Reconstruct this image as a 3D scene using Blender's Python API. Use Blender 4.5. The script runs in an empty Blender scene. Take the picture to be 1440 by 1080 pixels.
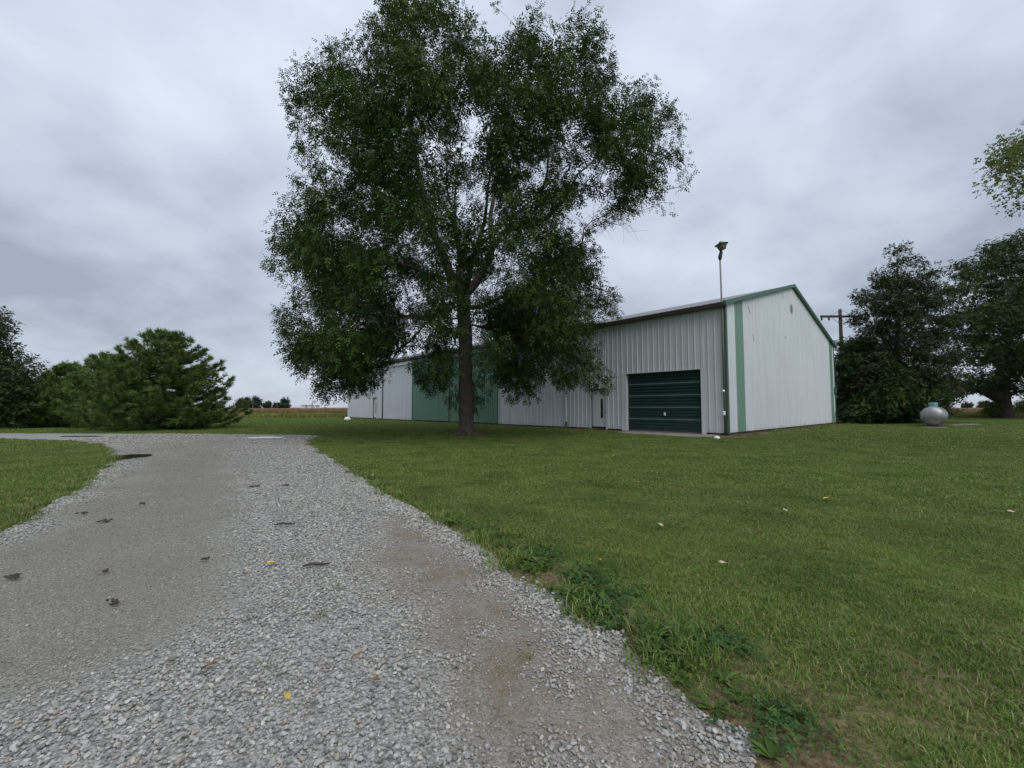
import bpy, bmesh, math, random
import numpy as np
from mathutils import Vector, Matrix
from mathutils.geometry import delaunay_2d_cdt

random.seed(7)
C = bpy.context.scene.collection
D = bpy.data

# ------------------------------------------------------------------ camera, world, sun, exposure
F = 598.0                       # focal length in photo pixels (1440 wide)
EH = 1.25                       # eye height
TH = math.atan(33.0 / F)        # slight upward tilt
cam = D.cameras.new('camera')
cam.sensor_width = 36.0
cam.lens = 36.0 * F / 1440.0
cam.clip_start = 0.05
cam.clip_end = 20000
camo = D.objects.new('camera', cam)
camo.location = (0, 0, EH)
camo.rotation_euler = (math.pi / 2 + TH, 0, 0)
C.objects.link(camo)
bpy.context.scene.camera = camo

SUN_EL, SUN_AZ = math.radians(52), math.radians(150)     # azimuth clockwise from +Y
world = D.worlds.new('World')
bpy.context.scene.world = world
world.use_nodes = True
wn, wl = world.node_tree.nodes, world.node_tree.links
wn.clear()
def W(t, **k):
    n = wn.new(t)
    for a, b in k.items():
        setattr(n, a, b)
    return n
out = W('ShaderNodeOutputWorld'); bg = W('ShaderNodeBackground'); bg.inputs['Strength'].default_value = 0.1
sky = W('ShaderNodeTexSky', sky_type='NISHITA', sun_disc=False, sun_elevation=SUN_EL, sun_rotation=SUN_AZ)
tc = W('ShaderNodeTexCoord'); sep = W('ShaderNodeSeparateXYZ')
wl.new(tc.outputs['Generated'], sep.inputs[0])
def M_(op, a, b=None, clamp=False):
    n = W('ShaderNodeMath', operation=op, use_clamp=clamp)
    for i, v in enumerate((a, b)):
        if v is None: continue
        if isinstance(v, (int, float)): n.inputs[i].default_value = v
        else: wl.new(v, n.inputs[i])
    return n.outputs[0]
zc = M_('MAXIMUM', sep.outputs['Z'], 0.0)
den = M_('ADD', zc, 0.42)
u = M_('DIVIDE', sep.outputs['X'], den); v = M_('DIVIDE', sep.outputs['Y'], den)
comb = W('ShaderNodeCombineXYZ'); wl.new(u, comb.inputs[0]); wl.new(v, comb.inputs[1])
def noise(scale, detail, rough, dist, off):
    m = W('ShaderNodeMapping'); m.inputs['Location'].default_value = off
    m.inputs['Scale'].default_value = (1.0, 1.0, 1.0)
    wl.new(comb.outputs[0], m.inputs[0])
    n = W('ShaderNodeTexNoise'); n.inputs['Scale'].default_value = scale
    n.inputs['Detail'].default_value = detail; n.inputs['Roughness'].default_value = rough
    n.inputs['Distortion'].default_value = dist
    wl.new(m.outputs[0], n.inputs['Vector'])
    return n.outputs['Fac']
n1 = noise(1.3, 4, 0.5, 0.1, (3.1, 1.7, 0)); n2 = noise(3.6, 6, 0.5, 0.15, (11.3, 4.2, 0))
nm = M_('ADD', M_('MULTIPLY', n1, 0.55), M_('MULTIPLY', n2, 0.45))
ramp = W('ShaderNodeValToRGB')
wl.new(nm, ramp.inputs[0])
cr = ramp.color_ramp
cr.elements[0].position = 0.36; cr.elements[0].color = (0.262, 0.299, 0.364, 1)
cr.elements[1].position = 0.66; cr.elements[1].color = (0.510, 0.560, 0.645, 1)
e = cr.elements.new(0.49); e.color = (0.384, 0.427, 0.505, 1)
# an overcast sky is brighter overhead than at the horizon
grad = M_('ADD', M_('MULTIPLY', M_('POWER', zc, 1.3), 5.5), 9.3)
mulc = W('ShaderNodeVectorMath', operation='SCALE')
wl.new(ramp.outputs[0], mulc.inputs[0]); wl.new(grad, mulc.inputs['Scale'])
mix = W('ShaderNodeMix', data_type='RGBA'); mix.inputs['Factor'].default_value = 0.93
wl.new(sky.outputs[0], mix.inputs[6]); wl.new(mulc.outputs[0], mix.inputs[7])
wl.new(mix.outputs[2], bg.inputs['Color']); wl.new(bg.outputs[0], out.inputs[0])

sl = D.lights.new('sun', 'SUN'); sl.energy = 1.3; sl.angle = math.radians(55); sl.color = (1.0, 0.965, 0.92)
so = D.objects.new('sun', sl); C.objects.link(so)
sdir = Vector((math.sin(SUN_AZ) * math.cos(SUN_EL), math.cos(SUN_AZ) * math.cos(SUN_EL), math.sin(SUN_EL)))
so.rotation_euler = (-sdir).to_track_quat('-Z', 'Y').to_euler()
so.location = (0, -10, 30)
vs = bpy.context.scene.view_settings
vs.view_transform = 'Standard'; vs.look = 'None'; vs.gamma = 1.0; vs.exposure = 0.50
vs.use_curve_mapping = False

# ------------------------------------------------------------------ geometry of the view -> places in the world
CAM = np.array([0, 0, EH])
FW = np.array([0, math.cos(TH), math.sin(TH)]); UP = np.array([0, -math.sin(TH), math.cos(TH)])
def ray(px, py):
    return np.array([(px - 720) / F, 0, 0]) + FW + UP * ((540 - py) / F)
def gnd(px, py, z=0.0):
    r = ray(px, py); return CAM + r * ((z - EH) / r[2])
def at(px, py, Y):
    r = ray(px, py); return CAM + r * (Y / r[1])
def proj(P):
    d = np.asarray(P, float) - CAM
    w = d @ FW
    return np.stack([720 + F * d[..., 0] / w, 540 - F * (d @ UP) / w], -1)
def inside(poly, pts):
    poly = np.asarray(poly, float); x, y = pts[:, 0], pts[:, 1]
    r = np.zeros(len(pts), bool); j = len(poly) - 1
    for i in range(len(poly)):
        xi, yi = poly[i]; xj, yj = poly[j]
        c = ((yi > y) != (yj > y)) & (x < (xj - xi) * (y - yi) / (yj - yi + 1e-12) + xi)
        r ^= c; j = i
    return r
def edge_dist(poly, pts):
    poly = np.asarray(poly, float); best = np.full(len(pts), 1e9)
    for i in range(len(poly)):
        a, b = poly[i - 1], poly[i]; ab = b - a
        t = np.clip(((pts - a) @ ab) / (ab @ ab + 1e-12), 0, 1)
        best = np.minimum(best, np.linalg.norm(pts - (a + t[:, None] * ab), axis=1))
    return best
class Field:                     # smooth pseudo noise in about [-1, 1]
    def __init__(s, seed, wl, n=24):
        r = np.random.default_rng(seed)
        a = r.uniform(0, 2 * np.pi, n); k = 2 * np.pi / (wl * r.uniform(0.6, 1.8, n))
        s.k = np.stack([np.cos(a) * k, np.sin(a) * k], 1); s.p = r.uniform(0, 6.28, n); s.n = n
    def __call__(s, xy):
        return np.sin(np.asarray(xy) @ s.k.T + s.p).sum(1) / math.sqrt(s.n) * 0.8

# ------------------------------------------------------------------ object helpers
def link(o, parent=None):
    C.objects.link(o)
    if parent is not None: o.parent = parent
    return o
def tag(o, label=None, cat=None, group=None, kind=None):
    if label: o['label'] = label
    if cat: o['category'] = cat
    if group: o['group'] = group
    if kind: o['kind'] = kind
    return o
def empty(name, loc=(0, 0, 0), rz=0.0):
    o = D.objects.new(name, None); o.location = [float(q) for q in loc]; o.rotation_euler = (0, 0, rz)
    o.empty_display_size = 0.3
    return link(o)
def build(name, verts, faces, mat, parent=None, smooth=False, attrs=None):
    me = D.meshes.new(name)
    verts = np.asarray(verts, np.float32).reshape(-1, 3)
    if isinstance(faces, np.ndarray):
        n, k = faces.shape
        me.vertices.add(len(verts)); me.vertices.foreach_set('co', verts.ravel())
        me.loops.add(n * k); me.loops.foreach_set('vertex_index', faces.astype(np.int32).ravel())
        me.polygons.add(n); me.polygons.foreach_set('loop_start', np.arange(0, n * k, k, dtype=np.int32))
        me.update(calc_edges=True)
    else:
        me.from_pydata([tuple(map(float, q)) for q in verts], [], faces)
    if attrs:
        for a, vals in attrs.items():
            at_ = me.attributes.new(a, 'FLOAT', 'POINT'); at_.data.foreach_set('value', np.asarray(vals, np.float32))
    for m in (mat if isinstance(mat, (list, tuple)) else [mat]):
        me.materials.append(m)
    if smooth:
        me.polygons.foreach_set('use_smooth', np.ones(len(me.polygons), bool))
    me.update()
    return link(D.objects.new(name, me), parent)
class MB:
    def __init__(s): s.v = []; s.f = []
    def box(s, a, b):
        x0, y0, z0 = np.minimum(a, b); x1, y1, z1 = np.maximum(a, b); n = len(s.v)
        s.v += [(x0, y0, z0), (x1, y0, z0), (x1, y1, z0), (x0, y1, z0), (x0, y0, z1), (x1, y0, z1), (x1, y1, z1), (x0, y1, z1)]
        s.f += [[n + q for q in f] for f in ([0, 3, 2, 1], [4, 5, 6, 7], [0, 1, 5, 4], [1, 2, 6, 5], [2, 3, 7, 6], [3, 0, 4, 7])]
        return s
    def tube(s, pts, rad, k=8, caps=True):
        pts = [np.asarray(p, float) for p in pts]; rad = [rad] * len(pts) if np.isscalar(rad) else rad; n0 = len(s.v)
        for i, p in enumerate(pts):
            d = pts[min(i + 1, len(pts) - 1)] - pts[max(i - 1, 0)]; d /= np.linalg.norm(d) + 1e-12
            a = np.cross(d, (0, 0, 1.0) if abs(d[2]) < 0.9 else (1.0, 0, 0)); a /= np.linalg.norm(a); b = np.cross(d, a)
            for j in range(k):
                t = 2 * math.pi * j / k; s.v.append(tuple(p + rad[i] * (a * math.cos(t) + b * math.sin(t))))
        for i in range(len(pts) - 1):
            for j in range(k):
                A = n0 + i * k + j; B = n0 + i * k + (j + 1) % k
                s.f.append([A, B, B + k, A + k])
        if caps:
            s.f.append([n0 + j for j in range(k)][::-1]); e = n0 + (len(pts) - 1) * k; s.f.append([e + j for j in range(k)])
        return s
    def lathe(s, prof, k=24, c=(0, 0, 0)):
        n0 = len(s.v)
        for r, z in prof:
            for j in range(k):
                t = 2 * math.pi * j / k; s.v.append((c[0] + r * math.cos(t), c[1] + r * math.sin(t), c[2] + z))
        for i in range(len(prof) - 1):
            for j in range(k):
                A = n0 + i * k + j; B = n0 + i * k + (j + 1) % k; s.f.append([A, B, B + k, A + k])
        return s
    def quad(s, *p):
        n = len(s.v); s.v += [tuple(q) for q in p]; s.f.append(list(range(n, n + len(p)))); return s
    def build(s, name, mat, parent=None, smooth=False):
        o = build(name, s.v, s.f, mat, parent, smooth)
        return o

# ------------------------------------------------------------------ materials
class Mat:
    def __init__(s, name, rough=0.7, metal=0.0, spec=0.5):
        s.m = D.materials.new(name); s.m.use_nodes = True; s.t = s.m.node_tree; s.n = s.t.nodes; s.l = s.t.links
        s.b = s.n['Principled BSDF']; s.b.inputs['Roughness'].default_value = rough
        s.b.inputs['Metallic'].default_value = metal; s.b.inputs['Specular IOR Level'].default_value = spec
    def node(s, t, **k):
        n = s.n.new(t)
        for a, b in k.items(): setattr(n, a, b)
        return n
    def set(s, sock, v):
        if hasattr(v, 'is_linked') or hasattr(v, 'links'): s.l.new(v, sock)
        else: sock.default_value = v
    def pos(s, scale=(1, 1, 1), obj=False):
        if obj: o = s.node('ShaderNodeTexCoord').outputs['Object']
        else: o = s.node('ShaderNodeNewGeometry').outputs['Position']
        m = s.node('ShaderNodeMapping'); m.inputs['Scale'].default_value = scale; s.l.new(o, m.inputs[0]); return m.outputs[0]
    def noise(s, vec, scale, detail=3, rough=0.5, dist=0.0):
        n = s.node('ShaderNodeTexNoise'); s.l.new(vec, n.inputs['Vector'])
        n.inputs['Scale'].default_value = scale; n.inputs['Detail'].default_value = detail
        n.inputs['Roughness'].default_value = rough; n.inputs['Distortion'].default_value = dist; return n.outputs['Fac']
    def voro(s, vec, scale, out='Color', feature='F1'):
        n = s.node('ShaderNodeTexVoronoi', feature=feature); s.l.new(vec, n.inputs['Vector']); n.inputs['Scale'].default_value = scale
        return n.outputs[out]
    def ramp(s, fac, stops, interp='LINEAR'):
        n = s.node('ShaderNodeValToRGB'); s.l.new(fac, n.inputs[0]); c = n.color_ramp; c.interpolation = interp
        while len(c.elements) < len(stops): c.elements.new(0.5)
        for el, (p, col) in zip(c.elements, stops):
            el.position = p; el.color = (*col, 1) if len(col) == 3 else col
        return n.outputs[0]
    def maths(s, op, a, b=0.0, clamp=False):
        n = s.node('ShaderNodeMath', operation=op, use_clamp=clamp); s.set(n.inputs[0], a); s.set(n.inputs[1], b); return n.outputs[0]
    def mix(s, fac, a, b, mode='MIX'):
        n = s.node('ShaderNodeMix', data_type='RGBA', blend_type=mode)
        s.set(n.inputs[0], fac)
        for sock, v in ((n.inputs[6], a), (n.inputs[7], b)):
            if isinstance(v, tuple): sock.default_value = (*v, 1) if len(v) == 3 else v
            else: s.l.new(v, sock)
        return n.outputs[2]
    def attr(s, name, typ='GEOMETRY'):
        n = s.node('ShaderNodeAttribute', attribute_type=typ); n.attribute_name = name; return n.outputs['Fac']
    def rnd(s):
        return s.node('ShaderNodeObjectInfo').outputs['Random']
    def col(s, v): s.set(s.b.inputs['Base Color'], (*v, 1) if isinstance(v, tuple) else v); return s
    def bump(s, h, strength=0.5, dist=0.01):
        n = s.node('ShaderNodeBump'); n.inputs['Strength'].default_value = strength; n.inputs['Distance'].default_value = dist
        s.l.new(h, n.inputs['Height']); s.l.new(n.outputs[0], s.b.inputs['Normal']); return s
    def translucent(s, colsock, w=0.3):
        tr = s.node('ShaderNodeBsdfTranslucent'); ms = s.node('ShaderNodeMixShader'); ms.inputs[0].default_value = w
        if isinstance(colsock, tuple): tr.inputs[0].default_value = (*colsock, 1)
        else: s.l.new(colsock, tr.inputs[0])
        s.l.new(s.b.outputs[0], ms.inputs[1]); s.l.new(tr.outputs[0], ms.inputs[2])
        s.l.new(ms.outputs[0], s.n['Material Output'].inputs['Surface']); return s

def painted_metal(name, c, rough=0.45, grime=0.18, spec=0.4):
    m = Mat(name, rough, 0, spec)
    p = m.pos((2.2, 2.2, 0.25)); st = m.noise(p, 1.6, 5, 0.6)
    q = m.pos(); bl = m.noise(q, 0.7, 4, 0.55)
    f = m.maths('MULTIPLY', m.ramp(st, [(0.42, (0, 0, 0)), (0.72, (1, 1, 1))]), grime * 1.6)
    dark = tuple(x * 0.55 + 0.02 * w for x, w in zip(c, (1.1, 1.0, 0.8)))
    a = m.mix(f, c, dark)
    b = m.mix(m.maths('MULTIPLY', m.ramp(bl, [(0.35, (0, 0, 0)), (0.75, (1, 1, 1))]), grime * 0.8), a, tuple(x * 0.75 for x in c))
    m.col(b)
    m.bump(m.noise(m.pos(), 3.0, 2), 0.08, 0.02)
    return m
def wall_white():
    m = painted_metal('white painted steel', (0.62, 0.655, 0.685), 0.42, 0.2)
    base = m.b.inputs['Base Color'].links[0].from_socket
    # splash dirt along the foot of the wall, uneven
    z = m.node('ShaderNodeSeparateXYZ'); m.l.new(m.pos(), z.inputs[0])
    h = m.maths('SUBTRACT', 0.72, m.maths('ADD', z.outputs['Z'], m.maths('MULTIPLY', m.noise(m.pos((1.4, 1.4, 0.5)), 1.5, 4), 0.75)))
    f = m.maths('MULTIPLY', h, 1.6, True)
    m.col(m.mix(f, base, (0.36, 0.34, 0.29)))
    # the odd scuffs on the sheets
    s = m.voro(m.pos((0.55, 0.55, 0.8)), 1.0, 'Distance')
    return m.m
M = {}
M['white'] = wall_white()
M['trim_white'] = painted_metal('white trim', (0.64, 0.67, 0.69), 0.45, 0.15).m
M['green'] = painted_metal('green painted steel', (0.150, 0.270, 0.205), 0.42, 0.2).m
M['trim_green'] = painted_metal('green trim', (0.056, 0.122, 0.095), 0.45, 0.2).m
M['dark_green'] = painted_metal('dark green door', (0.020, 0.054, 0.045), 0.36, 0.35).m
M['seam'] = painted_metal('weathered seam', (0.17, 0.22, 0.21), 0.5, 0.2).m
M['fascia'] = painted_metal('dark brown gutter', (0.045, 0.036, 0.034), 0.55, 0.3).m
M['roof'] = painted_metal('grey roof metal', (0.20, 0.205, 0.215), 0.4, 0.3).m
M['black'] = Mat('black gap', 0.9).col((0.012, 0.011, 0.010)).m
M['glass_dark'] = Mat('dark window glass', 0.08, 0, 0.6).col((0.006, 0.007, 0.008)).m
M['wood_dark'] = painted_metal('dark weathered board', (0.035, 0.030, 0.026), 0.85, 0.3).m
M['galv'] = painted_metal('galvanised steel', (0.24, 0.22, 0.22), 0.5, 0.4).m
M['rust'] = painted_metal('rusty conduit', (0.12, 0.055, 0.035), 0.8, 0.5).m
M['porcelain'] = Mat('white porcelain', 0.3).col((0.78, 0.78, 0.76)).m
M['lamp_dark'] = painted_metal('dark cast metal', (0.020, 0.019, 0.021), 0.5, 0.2).m
def concrete():
    m = Mat('old concrete', 0.9)
    n = m.noise(m.pos(), 2.0, 6, 0.6); m.col(m.ramp(n, [(0.3, (0.14, 0.125, 0.105)), (0.7, (0.34, 0.32, 0.29))]))
    m.bump(m.noise(m.pos(), 30, 3), 0.3, 0.01); return m.m
M['concrete'] = concrete()
def bowl():
    m = Mat('dusty refractor bowl', 0.35)
    m.col(m.ramp(m.noise(m.pos((6, 6, 6)), 2.0, 3), [(0.3, (0.13, 0.12, 0.095)), (0.7, (0.24, 0.225, 0.18))])); return m.m
M['bowl'] = bowl()
def bark(name, a, b):
    m = Mat(name, 0.95)
    p = m.pos((3.5, 3.5, 0.6)); n = m.noise(p, 5.0, 6, 0.65, 0.3)
    m.col(m.ramp(n, [(0.3, a), (0.7, b)])); m.bump(n, 0.9, 0.05); return m.m
M['bark'] = bark('locust bark', (0.045, 0.037, 0.030), (0.135, 0.115, 0.096))
M['bark_dark'] = bark('dark bark', (0.025, 0.021, 0.018), (0.085, 0.070, 0.058))
M['deadwood'] = Mat('bare grey twig', 0.9).col((0.13, 0.11, 0.095)).m
def leafmat(name, stops, trans=0.28, rough=0.55):
    m = Mat(name, rough, 0, 0.15)
    t = m.attr('tint'); c = m.ramp(t, stops); m.col(c)
    lift = m.mix(0.6, c, m.mix(1.0, c, (1.25, 1.5, 0.5), 'MULTIPLY'))
    m.translucent(lift, trans); return m.m
M['locust'] = leafmat('locust leaf', [(0.0, (0.020, 0.042, 0.009)), (0.5, (0.034, 0.068, 0.014)), (0.8, (0.070, 0.120, 0.026)), (1.0, (0.130, 0.150, 0.036))], 0.20)
M['pine'] = leafmat('pine needle', [(0.0, (0.032, 0.066, 0.018)), (0.5, (0.070, 0.126, 0.034)), (1.0, (0.170, 0.240, 0.066))], 0.15)
M['juniper'] = leafmat('cedar foliage', [(0.0, (0.024, 0.036, 0.015)), (0.6, (0.042, 0.056, 0.022)), (1.0, (0.076, 0.082, 0.034))], 0.12)
M['oak'] = leafmat('dark broad leaf', [(0.0, (0.018, 0.034, 0.010)), (0.6, (0.032, 0.056, 0.016)), (1.0, (0.060, 0.086, 0.025))], 0.2)
M['shrub'] = leafmat('shrub leaf', [(0.0, (0.018, 0.040, 0.011)), (0.6, (0.030, 0.064, 0.017)), (1.0, (0.070, 0.110, 0.030))], 0.2)
M['maple'] = leafmat('pale maple leaf', [(0.0, (0.060, 0.085, 0.024)), (0.6, (0.115, 0.135, 0.038)), (1.0, (0.26, 0.23, 0.075))], 0.35)
M['far_leaf'] = leafmat('distant foliage', [(0.0, (0.030, 0.048, 0.034)), (1.0, (0.052, 0.078, 0.046))], 0.15)

def lawnmat():
    m = Mat('lawn soil and thatch', 0.95, 0, 0.15)
    p = m.pos(); big = m.noise(p, 0.16, 4, 0.6); mid = m.noise(p, 1.3, 4, 0.6); fine = m.noise(p, 28, 4, 0.7)
    g = m.ramp(fine, [(0.3, (0.060, 0.102, 0.018)), (0.55, (0.105, 0.168, 0.030)), (0.75, (0.180, 0.215, 0.060))])
    yel = m.ramp(big, [(0.42, (0, 0, 0)), (0.68, (1, 1, 1))])
    g2 = m.mix(m.maths('MULTIPLY', yel, 0.35), g, (0.190, 0.180, 0.055))
    dry = m.ramp(mid, [(0.28, (0.75, 0.75, 0.75)), (0.6, (1, 1, 1))])
    g3 = m.mix(m.maths('MULTIPLY', dry, m.maths('MULTIPLY', m.attr('bare'), 1.0)), g2, m.ramp(fine, [(0.3, (0.060, 0.040, 0.024)), (0.5, (0.15, 0.105, 0.062)), (0.7, (0.27, 0.21, 0.125))]))
    m.col(g3); m.bump(fine, 0.8, 0.04); return m.m
M['lawn'] = lawnmat()
def blademat():
    m = Mat('grass blade', 0.55, 0, 0.3)
    p = m.pos(); big = m.noise(p, 0.16, 4, 0.6); mid = m.noise(p, 1.1, 4, 0.6)
    t = m.attr('tint')
    c = m.ramp(t, [(0.0, (0.082, 0.158, 0.019)), (0.55, (0.142, 0.240, 0.034)), (0.80, (0.210, 0.285, 0.058)), (0.88, (0.29, 0.255, 0.11)), (1.0, (0.46, 0.39, 0.21))])
    yel = m.ramp(big, [(0.42, (0, 0, 0)), (0.68, (1, 1, 1))])
    c = m.mix(m.maths('MULTIPLY', yel, 0.42), c, (0.195, 0.200, 0.055))
    dk = m.ramp(mid, [(0.3, (1, 1, 1)), (0.6, (0, 0, 0))])
    c = m.mix(m.maths('MULTIPLY', dk, 0.6), c, (0.040, 0.092, 0.013))
    m.col(c); m.translucent(c, 0.3); return m.m
M['blade'] = blademat()
def gravelbed():
    m = Mat('gravel bed', 0.95, 0, 0.2)
    p = m.pos(); track = m.attr('track'); rust = m.attr('rust')
    v1 = m.node('ShaderNodeTexVoronoi'); m.l.new(p, v1.inputs['Vector']); v1.inputs['Scale'].default_value = 95
    v2 = m.node('ShaderNodeTexVoronoi'); m.l.new(p, v2.inputs['Vector']); v2.inputs['Scale'].default_value = 210
    sep1 = m.node('ShaderNodeSeparateColor'); m.l.new(v1.outputs['Color'], sep1.inputs[0])
    sep2 = m.node('ShaderNodeSeparateColor'); m.l.new(v2.outputs['Color'], sep2.inputs[0])
    st = m.ramp(sep1.outputs[0], [(0.0, (0.13, 0.125, 0.11)), (0.5, (0.25, 0.245, 0.23)), (1.0, (0.42, 0.42, 0.41))])
    fines = m.ramp(sep2.outputs[0], [(0.0, (0.090, 0.084, 0.066)), (0.6, (0.165, 0.156, 0.125)), (1.0, (0.33, 0.32, 0.28))])
    patch = m.noise(p, 1.2, 5, 0.6)
    tf = m.maths('ADD', m.maths('MAXIMUM', track, rust), m.maths('MULTIPLY', m.maths('SUBTRACT', patch, 0.5), 0.5), True)
    c = m.mix(m.maths('MULTIPLY', tf, 0.9), st, fines)
    rn = m.noise(p, 6.0, 6, 0.7)
    c = m.mix(m.maths('MULTIPLY', rust, 0.5), c, m.ramp(sep2.outputs[2], [(0.0, (0.10, 0.072, 0.045)), (0.7, (0.185, 0.140, 0.095)), (1.0, (0.36, 0.32, 0.26))]))
    rf = m.maths('MULTIPLY', rust, m.ramp(rn, [(0.42, (0, 0, 0)), (0.60, (1, 1, 1))]))
    rcol = m.ramp(sep2.outputs[1], [(0.0, (0.085, 0.058, 0.034)), (0.6, (0.150, 0.108, 0.066)), (1.0, (0.30, 0.255, 0.19))])
    c = m.mix(m.maths('MULTIPLY', rf, 0.8), c, rcol)
    m.col(c)
    hb = m.maths('SUBTRACT', 1.0, v1.outputs['Distance'])
    m.bump(m.maths('ADD', hb, m.maths('MULTIPLY', m.maths('SUBTRACT', 1.0, v2.outputs['Distance']), 0.5)), 0.45, 0.008)
    return m.m
M['gravelbed'] = gravelbed()
def stonemat():
    m = Mat('limestone chips', 0.85, 0, 0.3)
    r = m.rnd(); c = m.ramp(r, [(0.0, (0.125, 0.120, 0.110)), (0.25, (0.235, 0.230, 0.215)), (0.6, (0.345, 0.340, 0.320)), (0.85, (0.46, 0.452, 0.425)), (0.95, (0.29, 0.235, 0.165)), (1.0, (0.62, 0.605, 0.56))])
    n = m.noise(m.pos(), 60, 3); c = m.mix(m.maths('MULTIPLY', n, 0.35), c, (0.30, 0.29, 0.27))
    d = m.attr('dust', 'INSTANCER'); c = m.mix(m.maths('MULTIPLY', d, 0.5), c, (0.19, 0.175, 0.138))
    m.col(c); return m.m
M['stone'] = stonemat()
def soil():
    m = Mat('bare soil', 0.95, 0, 0.1); n = m.noise(m.pos(), 9, 6, 0.7)
    m.col(m.ramp(n, [(0.3, (0.070, 0.046, 0.030)), (0.7, (0.21, 0.155, 0.105))])); m.bump(n, 0.8, 0.04); return m.m
M['soil'] = soil()
def water(name, c):
    m = Mat(name, 0.03, 0, 0.5); m.col(c); m.bump(m.noise(m.pos(), 5, 2), 0.015, 0.01); return m.m
M['puddle'] = water('muddy water', (0.035, 0.032, 0.020))
def fieldmat(name, stops, sc=0.35):
    m = Mat(name, 0.95, 0, 0.1)
    n = m.noise(m.pos((1.0, 0.12, 1)), sc, 6, 0.7); m.col(m.ramp(n, stops)); return m.m
M['weeds_ground'] = fieldmat('rough verge', [(0.3, (0.075, 0.090, 0.030)), (0.7, (0.16, 0.145, 0.055))])
M['crop'] = fieldmat('ripening soybean rows', [(0.3, (0.19, 0.120, 0.072)), (0.7, (0.28, 0.185, 0.110))], 0.08)
M['far_field'] = fieldmat('far field', [(0.3, (0.13, 0.11, 0.055)), (0.7, (0.17, 0.15, 0.080))], 0.02)
M['weed_leaf'] = leafmat('weed leaf', [(0.0, (0.045, 0.085, 0.018)), (0.6, (0.075, 0.135, 0.026)), (1.0, (0.14, 0.20, 0.050))], 0.3)
M['clover_leaf'] = leafmat('dark clover leaf', [(0.0, (0.034, 0.078, 0.020)), (0.6, (0.054, 0.115, 0.030)), (1.0, (0.095, 0.165, 0.045))], 0.25)
M['verge_leaf'] = leafmat('verge stems', [(0.0, (0.090, 0.130, 0.032)), (0.5, (0.17, 0.19, 0.055)), (0.85, (0.27, 0.22, 0.10)), (1.0, (0.48, 0.40, 0.04))], 0.3)
M['crop_leaf'] = leafmat('dry crop stems', [(0.0, (0.155, 0.095, 0.056)), (1.0, (0.29, 0.190, 0.110))], 0.2)
M['yellow_leaf'] = Mat('yellow fallen leaf', 0.7).col((0.45, 0.34, 0.05)).m
M['brown_leaf'] = Mat('brown fallen leaf', 0.8).col((0.20, 0.10, 0.035)).m
M['pale_leaf'] = Mat('pale dry leaf', 0.8).col((0.42, 0.36, 0.22)).m
M['clod'] = Mat('dark wet litter', 0.95).col((0.055, 0.044, 0.032)).m
M['pole_wood'] = bark('utility pole wood', (0.045, 0.034, 0.028), (0.09, 0.070, 0.058))
def tankmat():
    m = Mat('aluminium tank paint', 0.38, 0.55, 0.5)
    n = m.noise(m.pos((4, 4, 0.7)), 1.6, 5, 0.6); m.col(m.ramp(n, [(0.3, (0.20, 0.20, 0.20)), (0.7, (0.32, 0.32, 0.32))])); return m.m
M['tank'] = tankmat()
M['teal'] = painted_metal('teal lid', (0.09, 0.24, 0.25), 0.5, 0.2).m

# ------------------------------------------------------------------ the ground
DRIVE_PX = [(1085, 1092), (1042, 1045), (1000, 1008), (952, 978), (925, 948), (888, 920), (858, 896), (815, 868), (780, 838), (742, 812), (700, 786), (668, 764),
            (628, 744), (600, 728), (560, 706), (530, 688), (500, 667), (476, 651), (455, 638), (440, 628), (432, 621), (452, 614.2), (440, 612.6),
            (330, 611.2), (200, 610.2), (60, 609.6), (-140, 609.4), (-420, 610), (-420, 618), (-150, 617), (-20, 617), (60, 618.5), (110, 621), (140, 626), (156, 634),
            (160, 643), (152, 655), (140, 667), (118, 683), (95, 697), (65, 714), (32, 733), (0, 750), (-90, 795), (-240, 870)]
dr = [gnd(*p)[:2] for p in DRIVE_PX]
dr += [np.array([-4.6, 0.3]), np.array([-4.6, -6.0]), np.array([2.6, -6.0]), np.array([1.35, 0.6])]
DRIVE = np.array(dr)
# a slightly ragged outline
def ragged(poly, step, amp, seed):
    rng = np.random.default_rng(seed); o = []
    for i in range(len(poly)):
        a, b = poly[i], poly[(i + 1) % len(poly)]; L = np.linalg.norm(b - a); n = max(1, int(L / step)); t = (b - a) / (L + 1e-9); nn = np.array([-t[1], t[0]])
        for k in range(n):
            o.append(a + (b - a) * k / n + nn * rng.normal() * amp)
    return np.array(o)
DRV = ragged(DRIVE, 0.35, 0.035, 3)
TRACK_PX = [(255, 640), (300, 632), (325, 660), (330, 720), (322, 800), (318, 850), (270, 905), (180, 940), (60, 985), (-80, 1010), (-300, 960), (-200, 800), (-40, 790), (60, 740), (150, 690), (190, 655)]
TRACK2_PX = [(200, 700), (330, 705), (322, 835), (240, 880), (150, 850), (60, 790)]
RUST_PX = [(545, 728), (632, 764), (722, 826), (806, 898), (905, 978), (1015, 1085), (700, 1085), (650, 980), (600, 890), (565, 830), (530, 780)]
TRACK = np.array([gnd(*p)[:2] for p in TRACK_PX]); RUST = np.array([gnd(*p)[:2] for p in RUST_PX])
JUNC = np.array([gnd(*p)[:2] for p in [(160, 640), (250, 622), (330, 622), (322, 640), (345, 655), (300, 700), (200, 670)]])
fA, fB, fC = Field(1, 0.9), Field(2, 0.35), Field(3, 2.5)
def soft(poly, xy, w):
    d = edge_dist(poly, xy); s = np.where(inside(poly, xy), d, -d)
    return np.clip(0.5 + s / (2 * w), 0, 1)
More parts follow.
